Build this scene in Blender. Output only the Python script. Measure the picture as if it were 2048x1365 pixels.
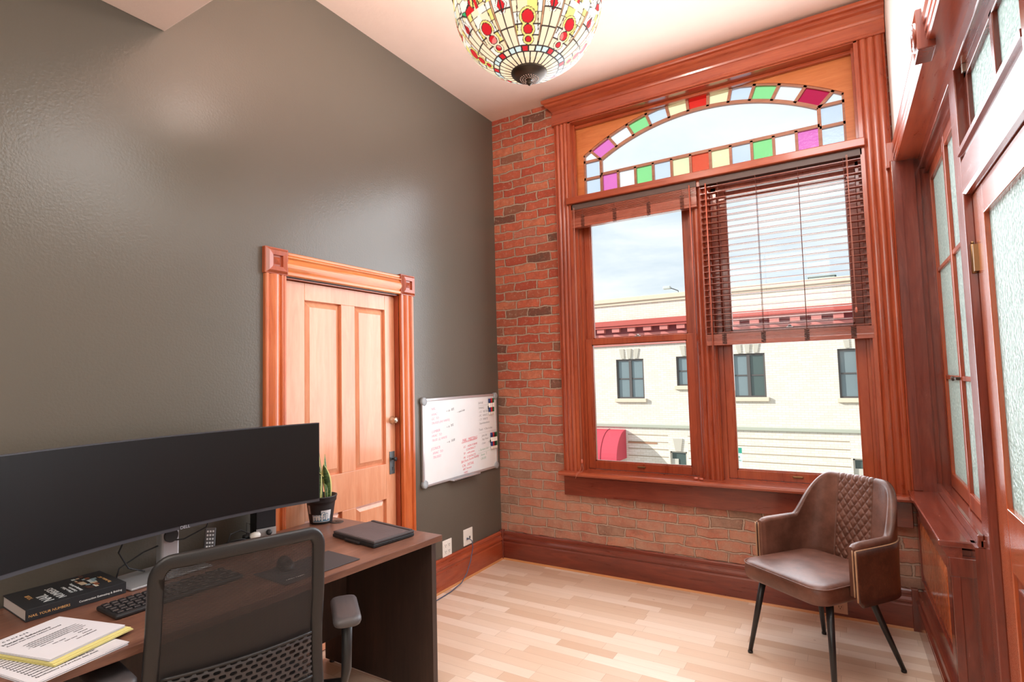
import bpy, bmesh, math, random
from math import sin, cos, pi, radians, sqrt
from mathutils import Vector, Matrix, noise
random.seed(7)
SC = bpy.context.scene
COL = SC.collection
for o in list(bpy.data.objects): bpy.data.objects.remove(o)

# ------------------------------------------------------------------ camera
cd = bpy.data.cameras.new('camera'); cam = bpy.data.objects.new('camera', cd); COL.objects.link(cam)
cd.sensor_width = 36; cd.lens = 1108.66 * 36 / 2048; cd.clip_start = .02; cd.clip_end = 500
R = ((0.855293750, 0.054219992, 0.515298741), (0.517529202, -0.040984747, -0.854683436), (-0.025221541, 0.997687548, -0.063114427))
M = Matrix(R).to_4x4(); M.translation = Vector((2.53612, -3.95982, 1.5)); cam.matrix_world = M
SC.camera = cam
# ------------------------------------------------------------------ colour management
SC.view_settings.view_transform = 'Standard'; SC.view_settings.look = 'None'
SC.view_settings.exposure = 0.0; SC.view_settings.gamma = 1; SC.view_settings.use_curve_mapping = False
SC.cycles.max_bounces = 8; SC.cycles.diffuse_bounces = 5; SC.cycles.glossy_bounces = 4
SC.cycles.transmission_bounces = 6; SC.cycles.transparent_max_bounces = 16
SC.cycles.use_denoising = True; SC.cycles.sample_clamp_indirect = 6
SC.cycles.caustics_reflective = False; SC.cycles.caustics_refractive = False


def lin(c):
    if isinstance(c, str): c = tuple(int(c[i:i + 2], 16) / 255 for i in (1, 3, 5))
    return tuple(x / 12.92 if x <= .04045 else ((x + .055) / 1.055) ** 2.4 for x in c) + (1.,)


class NT:
    """small node-tree helper"""
    def __init__(s, nt): s.nt = nt; s.n = nt.nodes; s.l = nt.links
    def new(s, t, **kw):
        n = s.n.new(t)
        for k, v in kw.items():
            if k.startswith('i_'): s.set(n.inputs[k[2:].replace('_', ' ')], v)
            else: setattr(n, k, v)
        return n
    def set(s, inp, v):
        if isinstance(v, bpy.types.NodeSocket): s.l.new(v, inp)
        elif isinstance(v, bpy.types.Node): s.l.new(v.outputs[0], inp)
        else: inp.default_value = v
    def math(s, op, a, b=0., c=None):
        n = s.n.new('ShaderNodeMath'); n.operation = op; s.set(n.inputs[0], a); s.set(n.inputs[1], b)
        if c is not None: s.set(n.inputs[2], c)
        return n.outputs[0]
    def ramp(s, fac, stops, interp='LINEAR'):
        n = s.n.new('ShaderNodeValToRGB'); s.set(n.inputs[0], fac); cr = n.color_ramp; cr.interpolation = interp
        while len(cr.elements) < len(stops): cr.elements.new(.5)
        for e, (p, c) in zip(cr.elements, stops): e.position = p; e.color = lin(c) if isinstance(c, str) else c
        return n.outputs[0]
    def mix(s, fac, a, b, bt='MIX'):
        n = s.n.new('ShaderNodeMix'); n.data_type = 'RGBA'; n.blend_type = bt; s.set(n.inputs[0], fac); s.set(n.inputs[6], a); s.set(n.inputs[7], b)
        return n.outputs[2]
    def noise(s, vec, scale, detail=3., rough=.5, dist=0.):
        n = s.n.new('ShaderNodeTexNoise'); s.set(n.inputs['Vector'], vec); n.inputs['Scale'].default_value = scale
        n.inputs['Detail'].default_value = detail; n.inputs['Roughness'].default_value = rough; n.inputs['Distortion'].default_value = dist
        return n.outputs[0]
    def mapping(s, vec, sc=(1, 1, 1), rot=(0, 0, 0), loc=(0, 0, 0)):
        n = s.n.new('ShaderNodeMapping'); s.set(n.inputs[0], vec); n.inputs['Scale'].default_value = sc
        n.inputs['Rotation'].default_value = rot; n.inputs['Location'].default_value = loc
        return n.outputs[0]
    def obj(s): return s.n.new('ShaderNodeTexCoord').outputs['Object']
    def bump(s, h, strength=.3, dist=.01):
        n = s.n.new('ShaderNodeBump'); s.set(n.inputs['Height'], h); n.inputs['Strength'].default_value = strength; n.inputs['Distance'].default_value = dist
        return n.outputs[0]


def mat0(name):
    m = bpy.data.materials.new(name); m.use_nodes = True; t = NT(m.node_tree); return m, t, m.node_tree.nodes['Principled BSDF']


def mat(name, c, rough=.5, metal=0., bump=None, spec=.5, coat=0., emit=None, es=0., var=0.):
    m, t, p = mat0(name)
    p.inputs['Base Color'].default_value = lin(c); p.inputs['Roughness'].default_value = rough; p.inputs['Metallic'].default_value = metal
    p.inputs['Specular IOR Level'].default_value = spec; p.inputs['Coat Weight'].default_value = coat; p.inputs['Coat Roughness'].default_value = .1
    if emit: p.inputs['Emission Color'].default_value = lin(emit); p.inputs['Emission Strength'].default_value = es
    ob = t.obj()
    nz = t.noise(ob, 9., 4.)
    v = max(var, .04)
    l = lin(c)
    t.set(p.inputs['Base Color'], t.mix(nz, tuple(x * (1 - v) for x in l[:3]) + (1,), tuple(min(1, x * (1 + v)) for x in l[:3]) + (1,)))
    if bump: t.set(p.inputs['Normal'], t.bump(t.noise(ob, bump[0], 3.), bump[1], bump[2] if len(bump) > 2 else .002))
    return m


def wood(name, c0, c1, c2, axis='z', rough=.28, scale=1., coat=.25, bump=.12, knots=False, streak=0.):
    m, t, p = mat0(name); ob = t.obj()
    sx = {'x': (.12, 1, 1), 'y': (1, .12, 1), 'z': (1, 1, .12)}[axis]
    v = t.mapping(ob, tuple(a * scale for a in sx))
    big = t.noise(v, 4.5, 3., .55, .6)
    w = t.noise(v, 26., 5., .65, 1.2)
    v2 = t.mapping(ob, tuple((a if a > .5 else .03) * scale for a in sx))
    fine = t.noise(v2, 170., 2., .6)
    f = t.math('ADD', t.math('MULTIPLY', big, .5), t.math('MULTIPLY', w, .5))
    col = t.ramp(f, [(.34, c0), (.5, c1), (.66, c2)])
    col = t.mix(t.math('MULTIPLY', fine, .28), col, tuple(x * .55 for x in lin(c0)[:3]) + (1,))
    if knots:
        vo = t.new('ShaderNodeTexVoronoi'); vo.inputs['Scale'].default_value = 2.6; t.set(vo.inputs['Vector'], t.mapping(ob, (1, 1, .5) if axis == 'z' else ((.5, 1, 1) if axis == 'x' else (1, .5, 1))))
        k = t.math('LESS_THAN', vo.outputs['Distance'], .035)
        col = t.mix(t.math('MULTIPLY', k, .75), col, lin('#4a1c0c'))
    t.set(p.inputs['Base Color'], col)
    t.set(p.inputs['Roughness'], t.math('ADD', t.math('MULTIPLY', w, .18), rough - .07))
    p.inputs['Coat Weight'].default_value = coat; p.inputs['Coat Roughness'].default_value = .12
    t.set(p.inputs['Normal'], t.bump(t.math('ADD', w, fine), bump, .0012))
    return m


# ------------------------------------------------------------------ world + lights
W = bpy.data.worlds.new('World'); SC.world = W; W.use_nodes = True
t = NT(W.node_tree); bg = W.node_tree.nodes['Background']
gen = t.new('ShaderNodeTexCoord').outputs['Generated']
sep = t.new('ShaderNodeSeparateXYZ'); t.set(sep.inputs[0], gen)
vec = t.mapping(gen, (1.0, 1.0, 2.6), (0, 0, radians(20)), (.35, .1, .0))
cl = t.noise(vec, 2.6, 8., .58, .35)
clouds = t.ramp(cl, [(.36, (0, 0, 0, 1)), (.62, (1, 1, 1, 1))])
sky = t.ramp(sep.outputs[2], [(0., '#c3d4de'), (.12, '#b4c9d8'), (.3, '#c8dbe8'), (.6, '#b8d2ea')])
col = t.mix(t.math('MULTIPLY', clouds, .9), sky, lin('#f4f8fa'))
# thin high haze gets brighter with height, as over a roof in back light
up = t.ramp(sep.outputs[2], [(.0, (0, 0, 0, 1)), (.25, (0, 0, 0, 1)), (.48, (1, 1, 1, 1))])
col = t.mix(t.math('MULTIPLY', up, .75), col, lin('#f2f7fb'))
t.set(bg.inputs[0], col); bg.inputs[1].default_value = 1.25


def light(name, kind, loc, energy, color=(1, 1, 1), size=.1, size_y=None, target=None, spread=None):
    d = bpy.data.lights.new(name, kind); d.energy = energy; d.color = color
    if kind == 'AREA':
        d.size = size
        if size_y: d.shape = 'RECTANGLE'; d.size_y = size_y
        if spread: d.spread = spread
    elif kind == 'SUN': d.angle = size
    else: d.shadow_soft_size = size
    o = bpy.data.objects.new(name, d); COL.objects.link(o); o.location = loc
    if target is not None:
        o.rotation_euler = (Vector(target) - Vector(loc)).to_track_quat('-Z', 'Y').to_euler()
    return o


light('sun', 'SUN', (-20, -20, 20), 5.6, (1, .95, .89), radians(.6), target=(-20 + 2, -20 + 1.1, 20 - 1.))
# added fill lights: two at the window, two behind the camera, one in the corridor
light('window_fill', 'AREA', (1.71, -.12, 2.05), 80, (.88, .94, 1), 1.85, 2.4, target=(1.71, -3., 2.05))  # added area light just inside the window, boosts the daylight
light('street_fill', 'AREA', (1.7, .75, 2.5), 20, (.88, .94, 1), 2.0, 2.6, target=(1.6, -3., .7))  # added area light outside the glass, boosts the sky on sill and slats
light('rear_fill', 'AREA', (1.5, -4.5, 3.02), 36, (1, .93, .84), 1.8, 1.2, target=(1.5, -4.45, 0))  # added fill under the soffit, no fixture modelled
light('rear_fill_low', 'AREA', (1.6, -5.2, 2.6), 26, (1, .94, .87), 1.6, 1.2, target=(1.4, -1., 1.3))  # added fill behind the camera, aimed into the room
light('corridor_fill', 'AREA', (4.2, -1.8, 3.3), 210, (.93, .98, 1), 1.6, 4.0, target=(4.1, -1.8, 0))  # added light to make the partition glass glow, its source is unseen

# ------------------------------------------------------------------ mesh building
class B:
    def __init__(s): s.bm = bmesh.new()
    def _v(s, pts, fs, mi=0, sm=False):
        vs = [s.bm.verts.new(p) for p in pts]; out = []
        for f in fs:
            try:
                q = s.bm.faces.new([vs[i] for i in f]); q.material_index = mi; q.smooth = sm; out.append(q)
            except ValueError: pass
        return vs, out
    def box(s, x0, x1, y0, y1, z0, z1, mi=0, bev=0., seg=2, sm=False):
        b = bmesh.new() if bev else s.bm
        pts = [(x, y, z) for x in (x0, x1) for y in (y0, y1) for z in (z0, z1)]
        fs = [(0, 1, 3, 2), (4, 6, 7, 5), (0, 4, 5, 1), (2, 3, 7, 6), (0, 2, 6, 4), (1, 5, 7, 3)]
        if not bev: s._v(pts, fs, mi); return s
        vs = [b.verts.new(p) for p in pts]
        for f in fs: b.faces.new([vs[i] for i in f])
        bmesh.ops.bevel(b, geom=list(b.edges), offset=bev, segments=seg, profile=.5, affect='EDGES', clamp_overlap=True)
        s._merge(b, mi, sm); return s
    def _merge(s, b, mi, sm=False, M=None):
        m = {}
        for v in b.verts: m[v] = s.bm.verts.new(M @ v.co if M else v.co)
        for f in b.faces:
            try: q = s.bm.faces.new([m[v] for v in f.verts]); q.material_index = mi; q.smooth = sm
            except ValueError: pass
        b.free()
    def prism(s, prof, ax, a0, a1, mi=0, sm=False, caps=True):
        f = {'x': lambda a, p: (a, p[0], p[1]), 'y': lambda a, p: (p[0], a, p[1]), 'z': lambda a, p: (p[0], p[1], a)}[ax]
        n = len(prof); pts = [f(a0, p) for p in prof] + [f(a1, p) for p in prof]
        fs = [(i, (i + 1) % n, n + (i + 1) % n, n + i) for i in range(n)]
        vs, _ = s._v(pts, fs, mi, sm)
        if caps:
            for c in (vs[:n], vs[n:][::-1]):
                try:
                    q = s.bm.faces.new(c); q.material_index = mi
                except ValueError: pass
        return s
    def lathe(s, prof, c=(0, 0, 0), n=32, mi=0, axis='z', sm=True, caps=True):
        def P(r, h, a):
            x, y = r * cos(a), r * sin(a)
            q = {'z': (x, y, h), 'x': (h, x, y), 'y': (x, h, y)}[axis]
            return (q[0] + c[0], q[1] + c[1], q[2] + c[2])
        pts = [P(r, h, 2 * pi * k / n) for r, h in prof for k in range(n)]
        fs = [(i * n + k, i * n + (k + 1) % n, (i + 1) * n + (k + 1) % n, (i + 1) * n + k) for i in range(len(prof) - 1) for k in range(n)]
        vs, _ = s._v(pts, fs, mi, sm)
        if caps:
            for cc in (vs[:n], vs[-n:]):
                try: q = s.bm.faces.new(cc); q.material_index = mi
                except ValueError: pass
        return s
    def tube(s, path, r, n=10, mi=0, closed=False, sm=True):
        P = [Vector(p) for p in path]; m = len(P)
        if not isinstance(r, (list, tuple)): r = [r] * m
        up = Vector((0, 0, 1)); rings = []
        prev = None
        for i, p in enumerate(P):
            if closed: d = (P[(i + 1) % m] - P[i - 1])
            else: d = (P[min(i + 1, m - 1)] - P[max(i - 1, 0)])
            d.normalize()
            if prev is None:
                a = up if abs(d.z) < .9 else Vector((1, 0, 0)); u = d.cross(a).normalized()
            else:
                u = (prev - d * prev.dot(d)).normalized()
            prev = u; w = d.cross(u)
            rings.append([s.bm.verts.new(p + (u * cos(2 * pi * k / n) + w * sin(2 * pi * k / n)) * r[i]) for k in range(n)])
        for i in range(m if closed else m - 1):
            a, b = rings[i], rings[(i + 1) % m]
            for k in range(n):
                q = s.bm.faces.new([a[k], a[(k + 1) % n], b[(k + 1) % n], b[k]]); q.material_index = mi; q.smooth = sm
        if not closed:
            for c in (rings[0], rings[-1]):
                q = s.bm.faces.new(c); q.material_index = mi
        return s
    def grid(s, fn, nu, nv, mi=0, sm=True, cu=False):
        vs = [[s.bm.verts.new(fn(i / nu, j / nv)) for j in range(nv + 1)] for i in range(nu if cu else nu + 1)]
        for i in range(nu):
            for j in range(nv):
                a, b = vs[i], vs[(i + 1) % len(vs)]
                q = s.bm.faces.new([a[j], b[j], b[j + 1], a[j + 1]]); q.material_index = mi; q.smooth = sm
        return s
    def poly(s, pts, mi=0):
        s._v(pts, [tuple(range(len(pts)))], mi); return s
    def build(s, name, mats, parent=None, loc=None, rot=None, recalc=True, bev=0., sub=0, solid=0., kind=None):
        if recalc: bmesh.ops.recalc_face_normals(s.bm, faces=s.bm.faces)
        me = bpy.data.meshes.new(name); s.bm.to_mesh(me); s.bm.free()
        for m in (mats if isinstance(mats, (list, tuple)) else [mats]): me.materials.append(m)
        o = bpy.data.objects.new(name, me); COL.objects.link(o)
        if parent: o.parent = parent
        if loc: o.location = loc
        if rot: o.rotation_euler = rot
        if solid: md = o.modifiers.new('s', 'SOLIDIFY'); md.thickness = solid; md.offset = 0
        if bev: md = o.modifiers.new('b', 'BEVEL'); md.width = bev; md.segments = 2; md.limit_method = 'ANGLE'; md.angle_limit = radians(40)
        if sub: md = o.modifiers.new('u', 'SUBSURF'); md.levels = sub; md.render_levels = sub
        if kind: o['kind'] = kind
        return o


def thing(name, label, cat, loc=(0, 0, 0), rz=0., group=None):
    o = bpy.data.objects.new(name, None); COL.objects.link(o); o.location = loc; o.rotation_euler = (0, 0, rz)
    o.empty_display_size = .1
    return tag(o, label, cat, group)


def tag(o, label, cat, group=None):
    o['label'] = label; o['category'] = cat
    if group: o['group'] = group
    return o


def struct(o, label=None):
    o['kind'] = 'structure'
    if label: o['label'] = label
    return o


def sroot(name, loc=(0, 0, 0)):
    o = bpy.data.objects.new(name, None); COL.objects.link(o); o.location = loc; o['kind'] = 'structure'; return o


def text(s, size, M, m, name, parent=None, extrude=.0003, shear=0., align='LEFT', bold=0.):
    c = bpy.data.curves.new('t', 'FONT'); c.body = s; c.size = size; c.extrude = extrude; c.shear = shear; c.align_x = align; c.offset = bold
    o = bpy.data.objects.new('t', c); COL.objects.link(o)
    dg = bpy.context.evaluated_depsgraph_get(); dg.update()
    me = bpy.data.meshes.new_from_object(o.evaluated_get(dg)); bpy.data.objects.remove(o)
    me.transform(M); me.name = name; me.materials.clear(); me.materials.append(m)
    q = bpy.data.objects.new(name, me); COL.objects.link(q)
    if parent: q.parent = parent
    return q


def joined_text(items, name, mats, parent):
    """many text strings in one mesh: items = (string, size, matrix, material index, shear)"""
    bm = bmesh.new()
    for (s_, size, M_, mi, sh) in items:
        c = bpy.data.curves.new('t', 'FONT'); c.body = s_; c.size = size; c.extrude = .0002; c.shear = sh; c.resolution_u = 2
        o = bpy.data.objects.new('t', c); COL.objects.link(o)
        dg = bpy.context.evaluated_depsgraph_get(); dg.update()
        me = bpy.data.meshes.new_from_object(o.evaluated_get(dg)); bpy.data.objects.remove(o)
        me.transform(M_)
        n0 = len(bm.faces); bm.from_mesh(me); bm.faces.ensure_lookup_table()
        for f in bm.faces[n0:]: f.material_index = mi
        bpy.data.meshes.remove(me)
    me = bpy.data.meshes.new(name); bm.to_mesh(me); bm.free()
    for m in mats: me.materials.append(m)
    q = bpy.data.objects.new(name, me); COL.objects.link(q); q.parent = parent
    return q


def basis(o, ex, ey):
    """matrix placing local x along ex and local y along ey at origin o"""
    ex = Vector(ex).normalized(); ey = Vector(ey).normalized(); ez = ex.cross(ey)
    m = Matrix((ex, ey, ez)).transposed().to_4x4(); m.translation = Vector(o); return m


# ------------------------------------------------------------------ materials
TR = ('#8a3820', '#a64a2b', '#bb5f3a')
trim_x = wood('trim wood x', *TR, 'x', coat=.5); trim_y = wood('trim wood y', *TR, 'y', coat=.5); trim_z = wood('trim wood z', *TR, 'z', coat=.5)
DR = ('#5e2417', '#783222', '#8e422d')
dark_x = wood('cherry wood x', *DR, 'x', coat=.5); dark_y = wood('cherry wood y', *DR, 'y', coat=.7, rough=.22); dark_z = wood('cherry wood z', *DR, 'z', coat=.7, rough=.22)
PN = ('#c8743c', '#dc8a50', '#e89c62')
fir_z = wood('fir door wood z', '#d68a64', '#e4a07a', '#eeb492', 'z', rough=.33, coat=.4, scale=.8, knots=True)
fir_y = wood('fir door wood y', '#d68a64', '#e4a07a', '#eeb492', 'y', rough=.33, coat=.4, scale=.8, knots=True)
pine_x = wood('transom board', '#b8622f', '#cc7a42', '#d88a50', 'x', rough=.45, coat=.1)
desk_m = wood('walnut laminate', '#5e3a30', '#77503f', '#946a58', 'y', rough=.38, coat=.1, scale=1.2)
deskd_m = wood('walnut laminate dark', '#2c1f1b', '#3a2a24', '#4a362e', 'z', rough=.5, coat=0, scale=1.2)
blind_m = wood('blind wood', '#8e4432', '#a85842', '#ba6a54', 'x', rough=.25, coat=.6)

# painted dark wall with roller stipple
wall_m, t, p = mat0('dark grey-green paint'); ob = t.obj()
t.set(p.inputs['Base Color'], t.mix(t.noise(ob, 1.2, 3.), lin('#5a554c'), lin('#625c53')))
st = t.noise(ob, 95., 2., .5)
t.set(p.inputs['Normal'], t.bump(st, .25, .003)); p.inputs['Roughness'].default_value = .27; p.inputs['Specular IOR Level'].default_value = .5
ceil_m = mat('cream ceiling paint', '#ead0c1', .8, bump=(40., .25, .003))
white_m = mat('white plaster', '#e9ebe6', .7, bump=(30., .2, .003))
plain_m = mat('grey rear wall paint', '#8d8a80', .8)

# exposed brick
brick_m, t, p = mat0('old red brick'); ob = t.obj()
sp = t.new('ShaderNodeSeparateXYZ'); t.set(sp.inputs[0], ob)
wn = t.new('ShaderNodeTexNoise'); t.set(wn.inputs['Vector'], ob); wn.inputs['Scale'].default_value = 9.; wn.inputs['Detail'].default_value = 4.
ws = t.new('ShaderNodeSeparateColor'); t.set(ws.inputs[0], wn.outputs['Color'])
X = t.math('ADD', sp.outputs[0], t.math('MULTIPLY', t.math('SUBTRACT', ws.outputs[0], .5), .045))
Z = t.math('ADD', sp.outputs[2], t.math('MULTIPLY', t.math('SUBTRACT', ws.outputs[1], .5), .040))
BH, BW = .0735, .215
rz_ = t.math('DIVIDE', Z, BH); row = t.math('FLOOR', rz_)
rr = t.new('ShaderNodeTexWhiteNoise', noise_dimensions='1D'); t.set(rr.inputs['W'], row)
rx_ = t.math('ADD', t.math('DIVIDE', X, BW), t.math('ADD', t.math('MULTIPLY', t.math('MODULO', t.math('ABSOLUTE', row), 2.), .5), t.math('MULTIPLY', rr.outputs['Value'], .22)))
colx = t.math('FLOOR', rx_)
cv = t.new('ShaderNodeCombineXYZ'); t.set(cv.inputs[0], colx); t.set(cv.inputs[1], row)
rnd = t.new('ShaderNodeTexWhiteNoise', noise_dimensions='2D'); t.set(rnd.inputs['Vector'], cv)
fx = t.math('SUBTRACT', rx_, colx); fz = t.math('SUBTRACT', rz_, row)
dx = t.math('MULTIPLY', t.math('MINIMUM', fx, t.math('SUBTRACT', 1., fx)), BW)
dz = t.math('MULTIPLY', t.math('MINIMUM', fz, t.math('SUBTRACT', 1., fz)), BH)
edge = t.math('MINIMUM', dx, dz)
fine = t.noise(ob, 75., 5., .7)
edge = t.math('ADD', edge, t.math('MULTIPLY', t.math('SUBTRACT', fine, .5), .011))
mask = t.ramp(t.math('DIVIDE', edge, .011), [(.34, (0, 0, 0, 1)), (.68, (1, 1, 1, 1))])
bc = t.ramp(rnd.outputs['Value'], [(0., '#66493c'), (.06, '#8a5c48'), (.11, '#b25c42'), (.3, '#be6046'), (.5, '#c7664a'), (.7, '#b24e38'), (.85, '#cc7858'), (.97, '#bc705a')], 'CONSTANT')
bc = t.mix(t.math('MULTIPLY', t.ramp(t.noise(ob, 17., 6., .75), [(.38, (0, 0, 0, 1)), (.66, (1, 1, 1, 1))]), .6), bc, lin('#8c4532'))
bc = t.mix(t.math('MULTIPLY', t.ramp(t.noise(ob, 33., 5., .75), [(.54, (0, 0, 0, 1)), (.68, (1, 1, 1, 1))]), .6), bc, lin('#cba994'))
# washed, mortar-smeared courses below the window
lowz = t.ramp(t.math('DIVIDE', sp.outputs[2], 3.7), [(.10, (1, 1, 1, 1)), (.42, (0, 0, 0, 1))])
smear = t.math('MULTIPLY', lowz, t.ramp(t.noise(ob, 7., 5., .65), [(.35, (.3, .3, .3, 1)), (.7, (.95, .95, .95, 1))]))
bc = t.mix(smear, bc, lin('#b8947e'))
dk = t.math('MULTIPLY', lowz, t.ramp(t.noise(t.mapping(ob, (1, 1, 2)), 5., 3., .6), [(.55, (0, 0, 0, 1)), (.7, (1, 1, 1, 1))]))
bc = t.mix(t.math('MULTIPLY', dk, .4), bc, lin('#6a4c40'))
mc = t.mix(t.noise(ob, 20., 4.), lin('#aa8e7b'), lin('#c6ae9b'))
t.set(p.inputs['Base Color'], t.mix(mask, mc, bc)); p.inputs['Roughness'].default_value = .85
hh = t.math('ADD', t.math('MULTIPLY', mask, .8), t.math('MULTIPLY', fine, .35))
t.set(p.inputs['Normal'], t.bump(hh, 1., .014))

# birch strip floor
floor_m, t, p = mat0('birch strip floor'); ob = t.obj()
sp = t.new('ShaderNodeSeparateXYZ'); t.set(sp.inputs[0], ob)
PW, PL = .075, .46
ry = t.math('DIVIDE', sp.outputs[1], PW); row = t.math('FLOOR', ry)
rr = t.new('ShaderNodeTexWhiteNoise', noise_dimensions='1D'); t.set(rr.inputs['W'], row)
rx = t.math('ADD', t.math('DIVIDE', sp.outputs[0], t.math('ADD', .32, t.math('MULTIPLY', rr.outputs['Value'], .3))), t.math('MULTIPLY', rr.outputs['Value'], 17.3))
colx = t.math('FLOOR', rx)
cv = t.new('ShaderNodeCombineXYZ'); t.set(cv.inputs[0], colx); t.set(cv.inputs[1], row)
rnd = t.new('ShaderNodeTexWhiteNoise', noise_dimensions='2D'); t.set(rnd.inputs['Vector'], cv)
fy = t.math('SUBTRACT', ry, row); fx = t.math('SUBTRACT', rx, colx)
e1 = t.math('MULTIPLY', t.math('MINIMUM', fy, t.math('SUBTRACT', 1., fy)), PW)
e2 = t.math('MULTIPLY', t.math('MINIMUM', fx, t.math('SUBTRACT', 1., fx)), PL)
seam = t.math('LESS_THAN', t.math('MINIMUM', e1, e2), .0009)
base = t.ramp(rnd.outputs['Value'], [(0., '#cfb096'), (.2, '#d8bca4'), (.45, '#e0c8b2'), (.7, '#e6d0bc'), (1., '#eedccb')])
gr = t.noise(t.mapping(ob, (.14, 1.6, 1)), 20., 5., .6, 1.)
base = t.mix(t.math('MULTIPLY', gr, .35), base, lin('#c8a284'))
sn = t.ramp(t.noise(ob, 16., 3., .5), [(.72, (0, 0, 0, 1)), (.76, (1, 1, 1, 1))])
base = t.mix(t.math('MULTIPLY', sn, .5), base, lin('#8c5c3c'))
base = t.mix(t.math('MULTIPLY', seam, .45), base, lin('#8a6040'))
t.set(p.inputs['Base Color'], base); p.inputs['Roughness'].default_value = .3
t.set(p.inputs['Roughness'], t.math('ADD', .26, t.math('MULTIPLY', gr, .14)))
t.set(p.inputs['Normal'], t.bump(t.math('SUBTRACT', t.math('MULTIPLY', gr, .3), seam), .15, .001))


def glass(name, tint='#ffffff', refl=.05, trans=0., bump=None, tcol=None):
    m = bpy.data.materials.new(name); m.use_nodes = True; t = NT(m.node_tree); t.n.clear()
    out = t.new('ShaderNodeOutputMaterial'); tr = t.new('ShaderNodeBsdfTransparent'); tr.inputs[0].default_value = tuple(sqrt(q) for q in lin(tint))
    gl = t.new('ShaderNodeBsdfGlossy'); gl.inputs['Roughness'].default_value = .03; gl.inputs['Color'].default_value = (1, 1, 1, 1)
    lw = t.new('ShaderNodeLayerWeight'); lw.inputs['Blend'].default_value = .25
    if bump:
        b = t.bump(t.noise(t.obj(), bump[0], 2., .5), bump[1], .004); t.set(gl.inputs['Normal'], b)
    m1 = t.new('ShaderNodeMixShader'); t.set(m1.inputs[0], t.math('MULTIPLY', lw.outputs['Fresnel'], refl * 10))
    src = tr.outputs[0]
    if trans:
        tl = t.new('ShaderNodeBsdfTranslucent'); tl.inputs[0].default_value = lin(tcol or tint)
        if bump: t.set(tl.inputs['Normal'], b)
        m2 = t.new('ShaderNodeMixShader'); m2.inputs[0].default_value = trans
        t.l.new(tr.outputs[0], m2.inputs[1]); t.l.new(tl.outputs[0], m2.inputs[2]); src = m2.outputs[0]
    t.l.new(src, m1.inputs[1]); t.l.new(gl.outputs[0], m1.inputs[2]); t.l.new(m1.outputs[0], out.inputs[0])
    return m


pane_m = glass('clear window glass', '#fafcfc', .06)
# pebbled partition glass
frost_m = bpy.data.materials.new('pebbled glass'); frost_m.use_nodes = True; t = NT(frost_m.node_tree); t.n.clear()
out = t.new('ShaderNodeOutputMaterial'); ob = t.obj()
vo = t.new('ShaderNodeTexVoronoi'); vo.feature = 'SMOOTH_F1'; vo.inputs['Scale'].default_value = 85.; t.set(vo.inputs['Vector'], ob)
bn = t.bump(t.math('ADD', vo.outputs['Distance'], t.noise(ob, 60., 2.)), 1., .006)
tl = t.new('ShaderNodeBsdfTranslucent'); t.set(tl.inputs[0], t.mix(t.ramp(vo.outputs['Distance'], [(.1, (0, 0, 0, 1)), (.65, (1, 1, 1, 1))]), lin('#b8c8c6'), lin('#f2faf8')))
rf = t.new('ShaderNodeBsdfRefraction'); rf.inputs['Roughness'].default_value = .35; rf.inputs['IOR'].default_value = 1.15; t.set(rf.inputs['Normal'], bn); rf.inputs[0].default_value = lin('#f0faf8')
gl = t.new('ShaderNodeBsdfGlossy'); gl.inputs['Roughness'].default_value = .12; t.set(gl.inputs['Normal'], bn)
a = t.new('ShaderNodeMixShader'); a.inputs[0].default_value = .45; t.l.new(tl.outputs[0], a.inputs[1]); t.l.new(rf.outputs[0], a.inputs[2])
b_ = t.new('ShaderNodeMixShader'); b_.inputs[0].default_value = .14; t.l.new(a.outputs[0], b_.inputs[1]); t.l.new(gl.outputs[0], b_.inputs[2])
t.l.new(b_.outputs[0], out.inputs[0])
stain = {}
for k, (c, tr_) in dict(magenta=('#ee84cc', .1), green=('#9ee89c', .1), yellow=('#faf6c6', .1), red=('#ea3a30', .15), orange=('#f06a4c', .15), crimson=('#cc2858', .15), blue=('#dde8f4', .08), pale=('#f8fafb', .08)).items():
    stain[k] = glass('stained glass ' + k, c, .05, tr_, (60., .5))

metal_m = mat('brushed steel', '#b9b9bb', .3, 1.); brass_m = mat('brass', '#8e6e4c', .4, 1.); bronze_m = mat('dark bronze', '#4a4038', .4, .9)
blk_m = mat('black plastic', '#1c1b1d', .45); blk2_m = mat('dark grey plastic', '#3a3839', .42, bump=(200., .1)); gry_m = mat('grey plastic', '#9aa0a4', .5)
wht_m = mat('white plastic', '#e8e4dc', .4); slot_m = mat('outlet slot', '#2a2624', .6)
paper_m = mat('white paper', '#d4d2d8', .75); yel_m = mat('yellow paper', '#d6cb84', .75); ink_m = mat('printed ink', '#38383c', .8)

# ================================================================== ROOM SHELL
H = 3.717; WX = 2.81; YB = -6.2
OX0, OX1, OZ0, OZ1 = .735, 2.69, .74, 3.515       # window opening
B().box(-.3, 6.2, YB - .2, .35, -.12, 0).build('floor', floor_m, kind='structure')
B().box(-.3, 6.2, YB - .2, .35, H, H + .2).build('ceiling', ceil_m, kind='structure')
B().box(0, WX + .15, YB, -2.70, 3.08, H, bev=.003).build('ceiling_soffit', ceil_m, kind='structure')
DY0, DY1, DZ = -2.078, -1.207, 2.055               # left door opening
b = B(); b.box(-.2, 0, YB, DY0, 0, H); b.box(-.2, 0, DY1, 0, 0, H); b.box(-.2, 0, DY0, DY1, DZ, H); b.box(-.2, -.12, DY0, DY1, 0, DZ)
b.build('wall_left', wall_m, kind='structure')
b = B(); b.box(-.2, OX0, 0, .32, 0, H); b.box(OX1, WX + .5, 0, .32, 0, H); b.box(OX0, OX1, 0, .32, 0, OZ0 - .02); b.box(OX0, OX1, 0, .05, OZ1, H); b.box(OX0, OX1, .05, .32, 3.70, H)
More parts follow.
